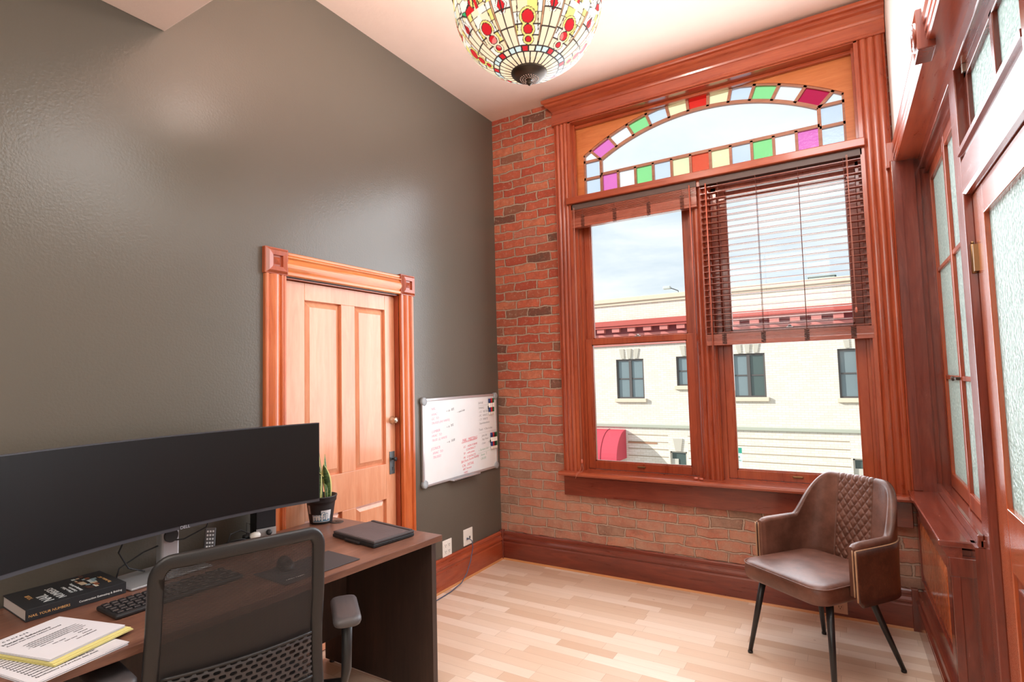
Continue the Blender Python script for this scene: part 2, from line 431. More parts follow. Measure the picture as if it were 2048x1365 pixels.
b.build('wall_back', brick_m, kind='structure')
B().box(-.2, 6.2, YB - .15, YB, 0, H).build('wall_rear', plain_m, kind='structure')
# right wall: white plaster above the header and beyond the door
RH = 2.69
b = B(); b.box(2.840, WX + .16, YB, 0, 2.79, H); b.box(2.95, WX + .3, YB, -2.30, 0, 2.81); b.box(2.83, WX + .16, YB, -3.3, 0, 2.8)
b.build('wall_right', white_m, kind='structure')
# corridor behind the partition
b = B(); b.box(5.6, 5.75, YB, .2, 0, H); b.box(WX + .5, 5.75, .1, .3, 0, H)
b.build('wall_corridor', mat('corridor wall paint', '#e4ece9', .8), kind='structure')


def casing(name, x0, x1, z0, z1, y=-.04, m=trim_z, axis='z'):
    """fluted board on the window wall, three reeds"""
    n = 3; w = x1 - x0; pr = [(x0, -.0), (x0, y * .75), (x0 + .006, y)]
    for k in range(n):
        a = x0 + .012 + (w - .024) * k / n; bq = x0 + .012 + (w - .024) * (k + 1) / n
        for j in range(7):
            u = j / 6; pr.append((a + (bq - a) * u, y + .009 * (abs(2 * u - 1) ** 2.2)))
    pr += [(x1 - .006, y), (x1, y * .75), (x1, 0)]
    return struct(B().prism(pr, 'z', z0, z1).build(name, m))


casing('trim_1', .61, OX0, .762, 3.55)
casing('trim_2', OX1, 2.832, .762, 3.55)
# crown over the window
cp = [(0, 3.50), (-.045, 3.50), (-.05, 3.505), (-.05, 3.513), (-.042, 3.519), (-.042, 3.528), (-.047, 3.585), (-.052, 3.59), (-.056, 3.602), (-.056, 3.61), (-.064, 3.618), (-.078, 3.635), (-.094, 3.645), (-.10, 3.652),
      (-.10, 3.662), (-.115, 3.668), (-.12, 3.678), (-.12, 3.695), (0, 3.695)]
b = B(); n = len(cp)
pts = []
for (yy, zz) in cp: pts.append((.61 + .055 + yy if yy < -.05 else .60, yy, zz))      # mitred return on the left
pts2 = [(2.836, yy, zz) for yy, zz in cp]
b._v(pts + pts2, [(i, (i + 1) % n, n + (i + 1) % n, n + i) for i in range(n)]); b.poly(pts); b.poly(pts2[::-1])
b.build('trim_3', trim_x, kind='structure')
# jamb linings and head lining of the recess
b = B()
b.box(OX0 - .004, OX0 + .018, -.036, .16, .76, 3.50); b.box(OX0 + .018, OX0 + .032, .02, .05, .76, 3.50)
b.box(OX1 - .018, OX1 + .004, -.036, .16, .76, 3.50); b.box(OX1 - .032, OX1 - .018, .02, .05, .76, 3.50)
b.build('trim_4', trim_z, kind='structure')
b = B(); b.box(OX0, OX1, -.036, .16, 3.492, 3.515); b.box(OX0 + .018, OX1 - .018, .04, .07, 3.47, 3.492, bev=.004); b.build('trim_5', trim_x, kind='structure')
# transom bar
b = B(); b.box(.712, 2.70, -.065, .15, 2.832, 2.885, bev=.006); b.box(.74, 2.685, -.02, .14, 2.79, 2.832); b.build('trim_6', trim_x, kind='structure')
# centre mullion
b = B()
pr = [(1.645, .16), (1.645, .02), (1.655, .008)]
for k in range(3):
    for j in range(7): u = j / 6; pr.append((1.66 + .035 * (k + u), -.002 + .010 * abs(2 * u - 1) ** 2.2))
pr += [(1.77, .008), (1.78, .02), (1.78, .16)]
b.prism(pr, 'z', .762, 2.80); b.build('trim_7', trim_z, kind='structure')
# stool and apron
b = B(); sp_ = [(.10, .735), (-.085, .728), (-.097, .733), (-.102, .745), (-.097, .757), (-.088, .762), (.10, .762)]
sp_ = [(.16, .728), (-.085, .728), (-.097, .733), (-.102, .745), (-.097, .757), (-.088, .762), (.16, .762)]
b.prism(sp_, 'x', .592, WX + .03); b.build('trim_8', trim_x, kind='structure')
b = B(); b.box(.61, WX + .0, -.034, 0, .575, .728, bev=.003); b.build('trim_9', dark_x, kind='structure')


# double-hung windows -------------------------------------------------
def window(name, x0, x1):
    """frame between the jambs, an upper sash behind and a lower sash in front"""
    r = sroot(name)
    b = B()
    for a, c in ((x0, x0 + .03), (x1 - .03, x1)):
        b.box(a, c, .055, .15, .762, 2.79)
    b.box(x0, x1, .055, .15, 2.755, 2.79); b.box(x0, x1, .05, .15, .755, .77)
    b.build('window_frame', trim_z, r)
    g0, g1 = (x0 + .03, x1 - .03)
    st = .052
    for nm, z0, z1, y0, y1, bot, top in (('upper_sash', 1.735, 2.76, .105, .14, .04, .055), ('lower_sash', .772, 1.772, .062, .10, .058, .045)):
        b = B()
        b.box(g0, g0 + st, y0, y1, z0, z1, bev=.003); b.box(g1 - st, g1, y0, y1, z0, z1, bev=.003)
        b.box(g0 + st, g1 - st, y0, y1, z0, z0 + bot, bev=.003); b.box(g0 + st, g1 - st, y0, y1, z1 - top, z1, bev=.003)
        # glazing bead
        for (a0, a1, c0, c1) in ((g0 + st, g0 + st + .007, z0 + bot, z1 - top), (g1 - st - .007, g1 - st, z0 + bot, z1 - top), (g0 + st, g1 - st, z0 + bot, z0 + bot + .007), (g0 + st, g1 - st, z1 - top - .007, z1 - top)):
            b.box(a0, a1, y0 + .008, y1 - .006, c0, c1)
        s_ = b.build(nm, trim_x if 0 else trim_z, r)
        B().box(g0 + st - .003, g1 - st + .003, y0 + .016, y0 + .020, z0 + bot - .003, z1 - top + .003).build('pane', pane_m, s_)
    b = B(); xm = (g0 + g1) / 2; b.box(xm - .02, xm + .02, .075, .10, 1.772, 1.780, bev=.002); b.lathe([(.009, 0), (.011, .006), (.006, .012)], (xm, .088, 1.78), 12)
    b.build('sash_lock', metal_m, r)
    b = B(); b.box(xm - .03, xm + .03, .05, .062, .80, .812, bev=.003)
    b.build('sash_lift', brass_m, r)
    return r


window('window_1', OX0 + .018, 1.645)
window('window_2', 1.78, OX1 - .018)

# arched stained-glass transom ------------------------------------------------
r = sroot('window_3')
XC = 1.712; Z0 = 2.885
RO = 1.69; ZO = 3.505 - RO            # outer arc centre
RI = 1.50; ZI = 3.392 - RI
XL, XR = .815, 2.61; IL, IR = .958, 2.466
def zo(x): return ZO + sqrt(RO * RO - (x - XC) ** 2)
def zi(x): return ZI + sqrt(RI * RI - (x - XC) ** 2)
# board with arched opening
b = B(); N = 48
top = 3.492
xs = [XL + (XR - XL) * i / N for i in range(N + 1)]
for yy in (.075, .11):
    for i in range(N): b.poly([(xs[i], yy, zo(xs[i])), (xs[i + 1], yy, zo(xs[i + 1])), (xs[i + 1], yy, top), (xs[i], yy, top)])
for i in range(N): b.poly([(xs[i], .075, zo(xs[i])), (xs[i + 1], .075, zo(xs[i + 1])), (xs[i + 1], .11, zo(xs[i + 1])), (xs[i], .11, zo(xs[i]))])
b.box(OX0 + .016, XL, .075, .11, Z0, top); b.box(XR, OX1 - .016, .075, .11, Z0, top)
b.build('transom_board', pine_x, r)
# glazing bars
b = B(); by0, by1 = .082, .106
def bar(p, q, w=.022):
    p = Vector((p[0], 0, p[1])); q = Vector((q[0], 0, q[1])); d = (q - p).normalized(); s_ = Vector((-d.z, 0, d.x)) * w / 2
    pts = [p + s_, q + s_, q - s_, p - s_]
    b._v([(v.x, yy, v.z) for yy in (by0, by1) for v in pts], [(0, 1, 2, 3), (7, 6, 5, 4), (0, 4, 5, 1), (1, 5, 6, 2), (2, 6, 7, 3), (3, 7, 4, 0)])
ZB = 3.07
for i in range(N):
    bar((xs[i], zo(xs[i]) - .004), (xs[i + 1], zo(xs[i + 1]) - .004), .02)
ixs = [IL + (IR - IL) * i / N for i in range(N + 1)]
for i in range(N): bar((ixs[i], zi(ixs[i])), (ixs[i + 1], zi(ixs[i + 1])), .024)
bar((IL, ZB), (IR, ZB)); bar((IL, Z0), (IL, zi(IL))); bar((IR, Z0), (IR, zi(IR)))
bar((XL + .006, Z0), (XL + .006, zo(XL)), .014); bar((XR - .006, Z0), (XR - .006, zo(XR)), .014)
NB = 11
bx = [IL + (IR - IL) * i / NB for i in range(NB + 1)]
for x in bx[1:-1]: bar((x, Z0), (x, ZB), .018)
zs = [Z0 + .02, 3.055, 3.195]
for z in zs[1:]:
    bar((XL, z), (IL, z), .02); bar((IR, z), (XR, z), .02)
# radial bars in the arched band
def inn(u): x = IL + (IR - IL) * u; return (x, zi(x))
XLo, XRo = XL + .055, XR - .055
def outr(u): x = XLo + (XRo - XLo) * u; return (x, zo(x))
for k in range(NB + 1): bar(inn(k / NB), outr(k / NB), .02)
b.build('glazing_bars', wood('glazing bar wood', '#90604a', '#a9765e', '#bc8a70', 'x', rough=.5, coat=0), r)
# coloured panes
keys = ['magenta', 'pale', 'green', 'blue', 'yellow', 'red', 'yellow', 'blue', 'green', 'pale', 'crimson', 'orange']
mats = [stain[k] for k in keys]; b = B(); py0, py1 = .093, .097
def slab(pts, mi): b.prism(pts, 'y', py0, py1, mi)
seqA = ['magenta', 'pale', 'green', 'blue', 'yellow', 'red', 'yellow', 'blue', 'green', 'pale', 'crimson']
seqB = ['magenta', 'pale', 'green', 'blue', 'yellow', 'orange', 'yellow', 'blue', 'green', 'pale', 'magenta']
for k in range(NB):
    slab([inn(k / NB), inn((k + .5) / NB), inn((k + 1) / NB), outr((k + 1) / NB), outr((k + .5) / NB), outr(k / NB)], keys.index(seqA[k]))
    slab([(bx[k], Z0), (bx[k + 1], Z0), (bx[k + 1], ZB), (bx[k], ZB)], keys.index(seqB[k]))
bl, pl = keys.index('blue'), keys.index('pale')
for (a, c, s_) in ((XL, IL, 0), (IR, XR, 1)):
    slab([(a, Z0), (c, Z0), (c, 3.055), (a, 3.055)], bl); slab([(a, 3.055), (c, 3.055), (c, 3.195), (a, 3.195)], bl)
slab([(XL, 3.195), inn(0), outr(0), (XL, zo(XL))], pl); slab([(XR, 3.195), inn(1), outr(1), (XR, zo(XR))], pl)
b.build('stained_panes', mats, r)
b = B(); b.prism([(IL, ZB), (IR, ZB)] + [inn(1 - k / 24) for k in range(25)], 'y', py0, py1); b.build('pane', pane_m, r)


# blinds ----------------------------------------------------------------
def blind(x0, x1, z_bottom, raised, label, laddx):
    r = thing('window_blind', label, 'blind', ((x0 + x1) / 2, -.012, 2.832), 0, 'wooden slat blinds'); ox, oy, oz = r.location
    w = (x1 - x0) / 2
    b = B(); b.box(-w, w, -.024, .024, -.045, -.002, bev=.002); b.build('headrail', mat('headrail', '#5c4a44', .5), r)
    b = B()
    if raised:
        z = -.047
        for k in range(9): b.box(-w, w, -.025 + random.uniform(-.001, .001), .025, z - .0045, z - .001); z -= .0072
        for k in range(14): b.box(-w, w, -.025, .025, z - .0038, z - .0004); z -= .0041
        zb = z
    else:
        zt = -.065; zb = z_bottom - oz + .072; n = 25
        for k in range(n):
            z = zt + (zb + .012 - zt) * k / (n - 1)
            b.prism([(-.025, z - .001), (0, z + .0015), (.025, z + .0005), (.025, z + .003), (0, z + .0045), (-.025, z + .002)], 'x', -w, w)
        z = zb + .004
        for k in range(11): b.box(-w, w, -.025, .025, z - .0038, z - .0004); z -= .0042
        zb = z
    b.build('slats', blind_m, r)
    b = B(); b.box(-w, w, -.026, .026, zb - .018 - (.012 if not raised else 0), zb - .0005, bev=.002); b.build('bottom_rail', blind_m, r)
    cm_, lm_ = mat('blind cord', '#7a4438', .7), mat('dark ladder tape', '#4c2c24', .8)
    ztop = zb + (.075 if raised else .045)
    for lx in laddx:
        b = B()
        for yy in (-.027, .027): b.tube([(lx - ox, yy, -.04), (lx - ox, yy, zb - .01)], .0011, 6)
        b.tube([(lx - ox, 0, -.04), (lx - ox, 0, zb - .01)], .0009, 6)
        b.build('ladder_cord', cm_, r)
        b = B()
        for q in range(12):
            zz = ztop - (ztop - zb + .02) * q / 11; b.tube([(lx - ox - .014, -.0275, zz + random.uniform(-.003, .003)), (lx - ox + random.uniform(-.006, .006), -.029, zz - .003), (lx - ox + .014, -.0275, zz + random.uniform(-.003, .003))], .0016, 5)
        b.build('ladder_loop', lm_, r)
    return r


rL = blind(.742, 1.698, 2.63, True, 'raised wooden blind stacked at the top of the left window', (.84, 1.10, 1.36, 1.60))
rR = blind(1.722, 2.682, 1.672, False, 'wooden slat blind lowered half way over the right window', (1.84, 2.08, 2.33, 2.58))


def hang(r, x, z0, z1, rad, name, m, y=-.05):
    ox, oy, oz = r.location
    b = B(); b.tube([(x - ox, y - oy, z0 - oz), (x - ox + .001, y - oy, (z0 + z1) / 2 - oz), (x - ox, y - oy, z1 - oz)], rad, 8)
    return b.build(name, m, r)


wand_m = mat('reddish wand', '#c46a54', .25, coat=.5)
hang(rL, 1.655, 2.80, 1.66, .0045, 'tilt_wand', wand_m)
hang(rR, 1.765, 2.79, 1.57, .005, 'tilt_wand', wand_m, -.055)
cord_m = mat('pink-brown lift cord', '#c98a78', .7)
def cords(r, x, z1):
    ox, oy, oz = r.location; b = B()
    for d in (-.003, .003): b.tube([(x + d - ox, -.05 - oy, 2.8 - oz), (x - d - ox, -.052 - oy, 2.2 - oz), (x + d * .6 - ox, -.05 - oy, z1 - oz)], .0013, 6)
    b.build('lift_cord', cord_m, r)
    b = B(); b.lathe([(.003, .0), (.007, -.012), (.0075, -.03), (.004, -.036)], (x - ox, -.05 - oy, z1 + .004 - oz), 12); b.build('cord_tassel', wand_m, r)
cords(rL, .772, .855)
cords(rR, 2.60, 1.86)
b = B(); ox, oy, oz = rL.location
for q in (-.01, .012):
    b.tube([(.772 - ox, -.05 - oy, .83 - oz), (.772 + q - ox, -.055 - oy, .785 - oz), (.77 + q - ox, -.075 - oy, .768 - oz), (.755 + q * .5 - ox, -.106 - oy, .758 - oz), (.742 - ox, -.109 - oy, .72 - oz)], .0011, 6)
b.build('cord_tail', cord_m, rL)
# two loose wooden cord tassels on the sill
tp = B().lathe([(.004, -.016), (.0085, -.01), (.0095, .008), (.005, .016)], (0, 0, 0), 14, axis='x').build('cord_tassel', wand_m)
tp.location = (1.612, -.045, .7725); tp.rotation_euler = (0, 0, .2); tag(tp, 'small wooden cord tassel lying on the sill, left of the pair', 'tassel', 'loose tassels on the window sill')
t2 = tp.copy(); COL.objects.link(t2); t2.location = (1.650, -.062, .7725); t2.rotation_euler = (0, 0, -.5); t2['label'] = 'small wooden cord tassel lying on the sill, right of the pair, below the centre mullion'

# baseboards ------------------------------------------------------------
def bprof(s=1): return [(0, 0), (.024, 0), (.024, .135), (.020, .142), (.020, .150), (.026, .156), (.027, .168), (.018, .182), (.017, .196), (.020, .203), (.018, .216), (.010, .224), (0, .224)]
struct(B().prism([(-d, z) for d, z in bprof()], 'x', .02, WX - .0).build('baseboard_back', dark_x))
struct(B().prism([(d, z) for d, z in bprof()], 'y', DY1 + .135, -.02).build('baseboard_left', trim_y))
struct(B().prism([(d, z) for d, z in bprof()], 'y', YB, DY0 - .14).build('baseboard_left_rear', trim_y))
b = B(); b.box(0, .034, -.034, 0, 0, .236, bev=.004); b.build('trim_10', dark_z, kind='structure')
b = B(); b.box(WX - .034, WX, -.036, 0, 0, .236, bev=.004); b.build('trim_11', dark_z, kind='structure')
# shoe strips of paler wood
sh = mat('shoe strip', '#c98c58', .4)
struct(B().prism([(-.024, 0), (-.024, .012), (-.030, .008), (-.034, 0)], 'x', .03, WX - .03).build('trim_12', sh))
struct(B().prism([(.024, 0), (.024, .012), (.030, .008), (.034, 0)], 'y', DY1 + .135, -.03).build('trim_13', sh))

# left door ---------------------------------------------------------------
r = sroot('door_1')
LX = -.035
b = B()   # stiles, rails, panels; front faces at LX
y0, y1 = DY0 + .006, DY1 - .006
yl0, yl1, yr0, yr1 = -1.925, -1.664, -1.557, -1.300
P1 = (.955, 1.952); P2 = (.24, .735)
D = .045
def bx(a0, a1, c0, c1): b.box(LX - D, LX, a0, a1, c0, c1, bev=.002)
bx(y0, yl0, .008, DZ - .006); bx(yr1, y1, .008, DZ - .006); bx(yl1, yr0, *P1); bx(yl1, yr0, *P2)
bx(yl0, yr1, P1[1], DZ - .006); bx(yl0, yr1, P2[1], P1[0]); bx(yl0, yr1, .008, P2[0])
b.build('door_leaf', fir_z, r)
for (a0, a1) in ((yl0, yl1), (yr0, yr1)):
    for (c0, c1) in (P1, P2):
        b = B(); xf, xb = LX - .004, LX - .022
        g = .034
        o_ = [(xb, a0, c0), (xb, a1, c0), (xb, a1, c1), (xb, a0, c1)]
        m_ = [(xb + .003, a0 + .010, c0 + .010), (xb + .003, a1 - .010, c0 + .010), (xb + .003, a1 - .010, c1 - .010), (xb + .003, a0 + .010, c1 - .010)]
        i_ = [(xf - .002, a0 + g, c0 + g), (xf - .002, a1 - g, c0 + g), (xf - .002, a1 - g, c1 - g), (xf - .002, a0 + g, c1 - g)]
        k_ = [(xf + .0005, a0 + g + .002, c0 + g + .002), (xf + .0005, a1 - g - .002, c0 + g + .002), (xf + .0005, a1 - g - .002, c1 - g - .002), (xf + .0005, a0 + g + .002, c1 - g - .002)]
        ring = [o_, m_, i_, k_]
        for q in range(3):
            for e in range(4): b.poly([ring[q][e], ring[q][(e + 1) % 4], ring[q + 1][(e + 1) % 4], ring[q + 1][e]])
        b.poly(k_); b.build('door_panel', fir_z, r, recalc=True)
b = B()
b.lathe([(.0, .0), (.024, .0), (.026, .004), (.022, .014), (.017, .03), (.020, .036), (.0185, .044), (0, .046)], (LX, -1.243, 1.232), 24, axis='x'); b.build('deadbolt', mat('satin nickel', '#c8beb0', .25, 1.), r)
b = B(); b.box(LX, LX + .004, -1.271, -1.224, .885, 1.03, bev=.0015); pl_ = b.build('lock_plate', mat('aged iron plate', '#6c7476', .4, .8), r)
b = B(); b.lathe([(.006, .004), (.006, .02), (.014, .028), (.013, .036), (0, .038)], (LX, -1.247, .982), 16, axis='x'); b.build('door_knob', blk_m, r)
b = B(); b.lathe([(.004, 0), (.004, .0052)], (LX, -1.247, .925), 12, axis='x'); b.box(LX + .003, LX + .0052, -1.249, -1.245, .908, .925); b.build('keyhole', slot_m, r)
b = B(); b.tube([(LX + .004, DY0 + .005, 1.79), (LX + .004, DY0 + .005, 1.895)], .0065, 10); b.lathe([(.002, 0), (.005, .006), (.003, .014)], (LX + .004, DY0 + .005, 1.895), 10)
for k in range(3): b.lathe([(.0072, 0), (.0072, .002)], (LX + .004, DY0 + .005, 1.81 + .03 * k), 10)
b.build('hinge', brass_m, r)
b = B(); b.box(-.12, 0, DY0 - .004, DY0 + .004, 0, DZ); b.box(-.12, 0, DY1 - .004, DY1 + .004, 0, DZ); b.box(-.12, 0, DY0, DY1, DZ - .003, DZ + .004); b.build('door_jamb', trim_z, r)
# casing of the left door
def vcas(a0, a1, z0, z1, name):
    pr = [(0, a0), (.018, a0), (.024, a0 + .004), (.024, a0 + .018), (.017, a0 + .024)]
    w = a1 - a0
    for k in range(8): u = k / 7; pr.append((.017 + .012 * sin(pi * u), a0 + .024 + (w - .060) * u))
    for k in range(6): u = k / 5; pr.append((.017 + .011 * sin(pi * u), a1 - .036 + .018 * u))
    pr += [(.020, a1 - .014), (.020, a1 - .004), (.016, a1), (0, a1)]
    return pr
fz = wood('door casing wood z', '#b85628', '#cf6c38', '#de8450', 'z', rough=.3, coat=.5); fy = wood('door casing wood y', '#c0642e', '#d8823e', '#e69a55', 'y', rough=.3, coat=.5, knots=True)
b = B(); pr = vcas(DY0 - .128, DY0 - .002, 0, 2.06, ''); b.prism(pr, 'z', 0, 2.06, sm=False); b.build('trim_14', fz, kind='structure')
b = B(); pr = vcas(DY1 + .004, DY1 + .130, 0, 2.06, ''); b.prism(pr, 'z', 0, 2.06); b.build('trim_15', fz, kind='structure')
b = B(); pr = [(x_, y_ - (DY0 - .128) + 2.062) for x_, y_ in vcas(DY0 - .128, DY0 - .002, 0, 1, '')]; b.prism(pr, 'y', DY0 - .01, DY1 + .01); b.build('trim_16', fy, kind='structure')
for k, yc in enumerate((DY0 - .066, DY1 + .068)):
    b = B(); hw = .0695; zc = 2.129
    b.box(0, .026, yc - hw, yc + hw, zc - hw, zc + hw, bev=.003)
    def sq(x_, h_): return [(x_, yc - h_, zc - h_), (x_, yc + h_, zc - h_), (x_, yc + h_, zc + h_), (x_, yc - h_, zc + h_)]
    rg = [sq(.026, .064), sq(.040, .052), sq(.037, .030), sq(.024, .0285)]
    for q in range(3):
        for e in range(4): b.poly([rg[q][e], rg[q][(e + 1) % 4], rg[q + 1][(e + 1) % 4], rg[q + 1][e]])
    ap = (.036, yc, zc)
    rr_ = sq(.0245, .021)
    b.poly(sq(.0242, .0285))
    for e in range(4): b.poly([rr_[e], rr_[(e + 1) % 4], ap])
    b.build('trim_%d' % (17 + k), wood('rosette wood %d' % k, '#8e3c20', '#aa4e2c', '#bd6038', 'z', rough=.3, coat=.5), kind='structure', recalc=True)

# ================================================================== RIGHT PARTITION
# half wall (wainscot) with cap, window above, then the door
YP = -1.12
b = B()
b.box(WX + .012, WX + .16, YP + .02, 0, 0, .76)
b.build('wall_right_wainscot', dark_z, kind='structure')
b = B()   # stile, rails around one raised panel
b.box(WX, WX + .014, YP, YP + .09, .22, .74, bev=.002); b.box(WX, WX + .014, -.10, -.02, .22, .74, bev=.002)
b.box(WX, WX + .014, YP + .09, -.10, .66, .74, bev=.002); b.box(WX, WX + .014, YP + .09, -.10, .22, .31, bev=.002)
b.build('trim_19', dark_y, kind='structure')
b = B(); g = .05
o_ = [(WX + .012, YP + .095, .315), (WX + .012, -.105, .315), (WX + .012, -.105, .655), (WX + .012, YP + .095, .655)]
i_ = [(WX + .003, YP + .095 + g, .315 + g), (WX + .003, -.105 - g, .315 + g), (WX + .003, -.105 - g, .655 - g), (WX + .003, YP + .095 + g, .655 - g)]
for e in range(4): b.poly([o_[e], o_[(e + 1) % 4], i_[(e + 1) % 4], i_[e]])
b.poly(i_); b.build('trim_20', wood('wainscot panel wood', '#a44a22', '#bf6234', '#cf7442', 'z', coat=.6, rough=.25), kind='structure')
struct(B().prism([(WX - d, z) for d, z in bprof()], 'y', YP - .01, -.03).build('baseboard_right', dark_y))
# cap shelf
b = B(); b.box(2.785, 2.94, YP - .012, -.085, .774, .800, bev=.005)
b.prism([(WX - .012, .774), (WX - .012, .762), (WX - .002, .748), (WX, .735), (WX + .05, .735), (WX + .05, .774)], 'y', YP - .006, -.09)
b.build('trim_21', dark_y, kind='structure')
b = B()   # end face of the pedestal, facing the room
b.box(WX, 2.925, YP, YP + .02, .03, .74); b.box(WX - .004, 2.932, YP - .008, YP + .02, .66, .735, bev=.003); b.box(WX - .004, 2.93, YP - .012, YP + .02, 0, .24, bev=.004)
b.box(WX, WX + .03, YP - .006, YP + .01, .24, .66, bev=.002); b.box(2.90, 2.93, YP - .006, YP + .01, .24, .66, bev=.002)
b.build('trim_22', dark_z, kind='structure')
for o in COL.objects:
    if o.name in ('wall_right_wainscot', 'trim_19', 'trim_20', 'baseboard_right', 'trim_21', 'trim_22'):
        for v in o.data.vertices:
            v.co.x += .020 * -v.co.y + (.012 if o.name != 'trim_21' else .002)
# corner casing next to the window wall, full height of the opening
b = B(); b.box(2.816, 2.865, -.09, -.04, .80, 2.70, bev=.004); b.box(2.86, 2.95, -.075, -.002, .80, 2.70); b.box(2.86, 2.925, -.09, -.07, .80, 2.70)
b.build('trim_23', dark_z, kind='structure')
b = B(); b.prism([(2.818, -.088), (2.811, -.08), (2.811, -.07), (2.816, -.064), (2.811, -.058), (2.811, -.046), (2.818, -.04)], 'z', .80, 2.70); b.build('trim_24', trim_z, kind='structure')
# header casing: stepped profile running along the wall
w_ = 2.832
hp = [(2.95, 2.69), (w_ + .008, 2.69), (w_ + .002, 2.696), (w_ + .001, 2.708), (w_ + .007, 2.716), (w_ - .001, 2.724), (w_ - .002, 2.74), (w_ + .004, 2.748), (w_ - .005, 2.757), (w_ - .009, 2.775), (w_ - .007, 2.787), (w_ - .007, 2.797), (w_ + .02, 2.803), (2.95, 2.803)]
b = B(); b.prism(hp, 'y', -2.62, -.045)
for v in b.bm.verts:
    if v.co.x < 2.9: v.co.x += .010 * -v.co.y
b.build('trim_25', trim_y, kind='structure')
b = B(); b.box(2.800, 2.835, -.075, -.042, 2.675, 2.815, bev=.003); b.box(2.795, 2.84, -.08, -.04, 2.664, 2.677, bev=.002); b.build('trim_26', trim_z, kind='structure')
# rosette block at the door's side of the header
r = sroot('trim_27', (2.846, -1.418, 2.728))
b = B(); b.box(-.026, .03, -.064, .064, -.064, .090, bev=.003); b.build('rosette_block', dark_z, r)
b = B()
for k, rad in enumerate((.055, .037, .020)):
    b.lathe([(rad, -.024), (rad - .002, -.031), (rad - .008, -.033), (rad - .013, -.029), (rad - .014, -.024)], (0, 0, .012), 32, axis='x', caps=False)
b.lathe([(.009, -.024), (.006, -.031), (0, -.033)], (0, 0, .012), 16, axis='x'); b.build('rosette_rings', dark_z, r)
# post between window and door, runs up to the header
YA, YBp = -1.30, -1.17
b = B(); b.box(2.945, 3.05, YA, YBp, 0, 2.64, bev=.004); b.box(2.915, 3.05, YBp - .03, YP + .03, 0, .80); b.build('trim_28', dark_z, kind='structure')
# frame head and steps above window and door
b = B(); b.box(2.951, 3.05, -2.45, -.01, 2.69, 2.80); b.box(2.945, 3.05, -2.45, -.01, 2.632, 2.70, bev=.004); b.box(2.968, 3.05, YBp, -.02, 2.60, 2.64)
b.build('trim_29', dark_y, kind='structure')
# interior window: fixed frame and two sashes with pebbled glass
r = sroot('window_4')
b = B(); b.box(2.945, 3.04, -.06, -.02, .82, 2.635, bev=.004); b.build('window_frame', dark_z, r)
b = B(); b.box(2.93, 3.06, -1.20, -.05, .80, .832, bev=.005); b.box(2.925, 2.945, -1.2, -.06, .80, .85, bev=.004); b.build('window_sill', dark_y, r)
def psash(a0, a1, x0=2.99, x1=3.025):
    b = B(); s_ = .042; z0, z1 = .835, 2.605
    b.box(x0, x1, a0, a0 + s_, z0, z1, bev=.004); b.box(x0, x1, a1 - s_, a1, z0, z1, bev=.004)
    b.box(x0, x1, a0 + s_, a1 - s_, z0, z0 + .075, bev=.004); b.box(x0, x1, a0 + s_, a1 - s_, z1 - .06, z1, bev=.004)
    for zz in (1.435, 2.03): b.box(x0 + .004, x1 - .004, a0 + s_, a1 - s_, zz - .011, zz + .011, bev=.004)
    o = b.build('casement_sash', trim_z, r)
    B().box(x0 + .016, x0 + .02, a0 + s_ - .004, a1 - s_ + .004, z0 + .07, z1 - .055).build('pane', frost_m, o)
psash(-.62, -.065); psash(-1.175, -.625, 2.984, 3.019)
b = B(); b.box(2.965, 2.992, -.66, -.58, 1.428, 1.442, bev=.003); b.lathe([(.008, 2.955), (.012, 2.962), (.006, 2.975), (.006, 2.99)], (0, -.60, 1.435), 12, axis='x'); b.build('window_latch', bronze_m, r)
# right door, closed, with glass, and the transom light above it
r = sroot('door_2')
y0, y1 = -2.20, YA + .001
b = B(); xf = 2.972; xb = 3.012
b.box(xf, xb, y1 - .145 - .02, y1 - .008, .01, 2.135, bev=.003); b.box(xf, xb, y0 + .008, y0 + .165, .01, 2.135, bev=.003)
b.box(xf, xb, y0 + .165, y1 - .165, 2.03, 2.135, bev=.003); b.box(xf, xb, y0 + .165, y1 - .165, .80, 1.01, bev=.003); b.box(xf, xb, y0 + .165, y1 - .165, .01, .26, bev=.003)
lf = b.build('door_leaf', wood('door leaf wood', '#a24a26', '#c0603a', '#cf7248', 'z', coat=.9, rough=.18), r)
b = B(); b.box(xf + .016, xf + .022, y0 + .16, y1 - .16, 1.005, 2.035); b.build('door_glass', frost_m, r)
b = B()
for (a0, a1) in ((y0 + .165, (y0 + y1) / 2 - .04), ((y0 + y1) / 2 + .04, y1 - .165)): b.box(xf + .012, xf + .02, a0, a1, .26, .80); b.box(xf + .004, xf + .014, a0 + .04, a1 - .04, .30, .76, bev=.004)
b.box(xf, xb, (y0 + y1) / 2 - .04, (y0 + y1) / 2 + .04, .26, .80)
b.build('door_panel', dark_z, r)
b = B(); b.tube([(2.962, y1 - .002, 1.84), (2.962, y1 - .002, 1.95)], .008, 10); b.box(2.958, 2.974, y1 - .035, y1 - .002, 1.845, 1.945); b.lathe([(.003, 0), (.006, .006), (.003, .012)], (2.962, y1 - .002, 1.95), 10)
b.build('hinge', brass_m, r)
b = B(); b.box(2.94, 3.05, y0 - .12, y0, 0, 2.64, bev=.004); b.build('door_jamb', dark_z, r)
b = B(); b.prism([(3.04, 2.14), (2.952, 2.14), (2.945, 2.15), (2.945, 2.265), (2.955, 2.272), (2.955, 2.285), (2.938, 2.292), (2.938, 2.312), (2.99, 2.33), (3.04, 2.33)], 'y', y0, y1); b.build('transom_bar', dark_y, r)
r = sroot('window_5')
b = B(); a0, a1 = y0 + .002, y1 - .002
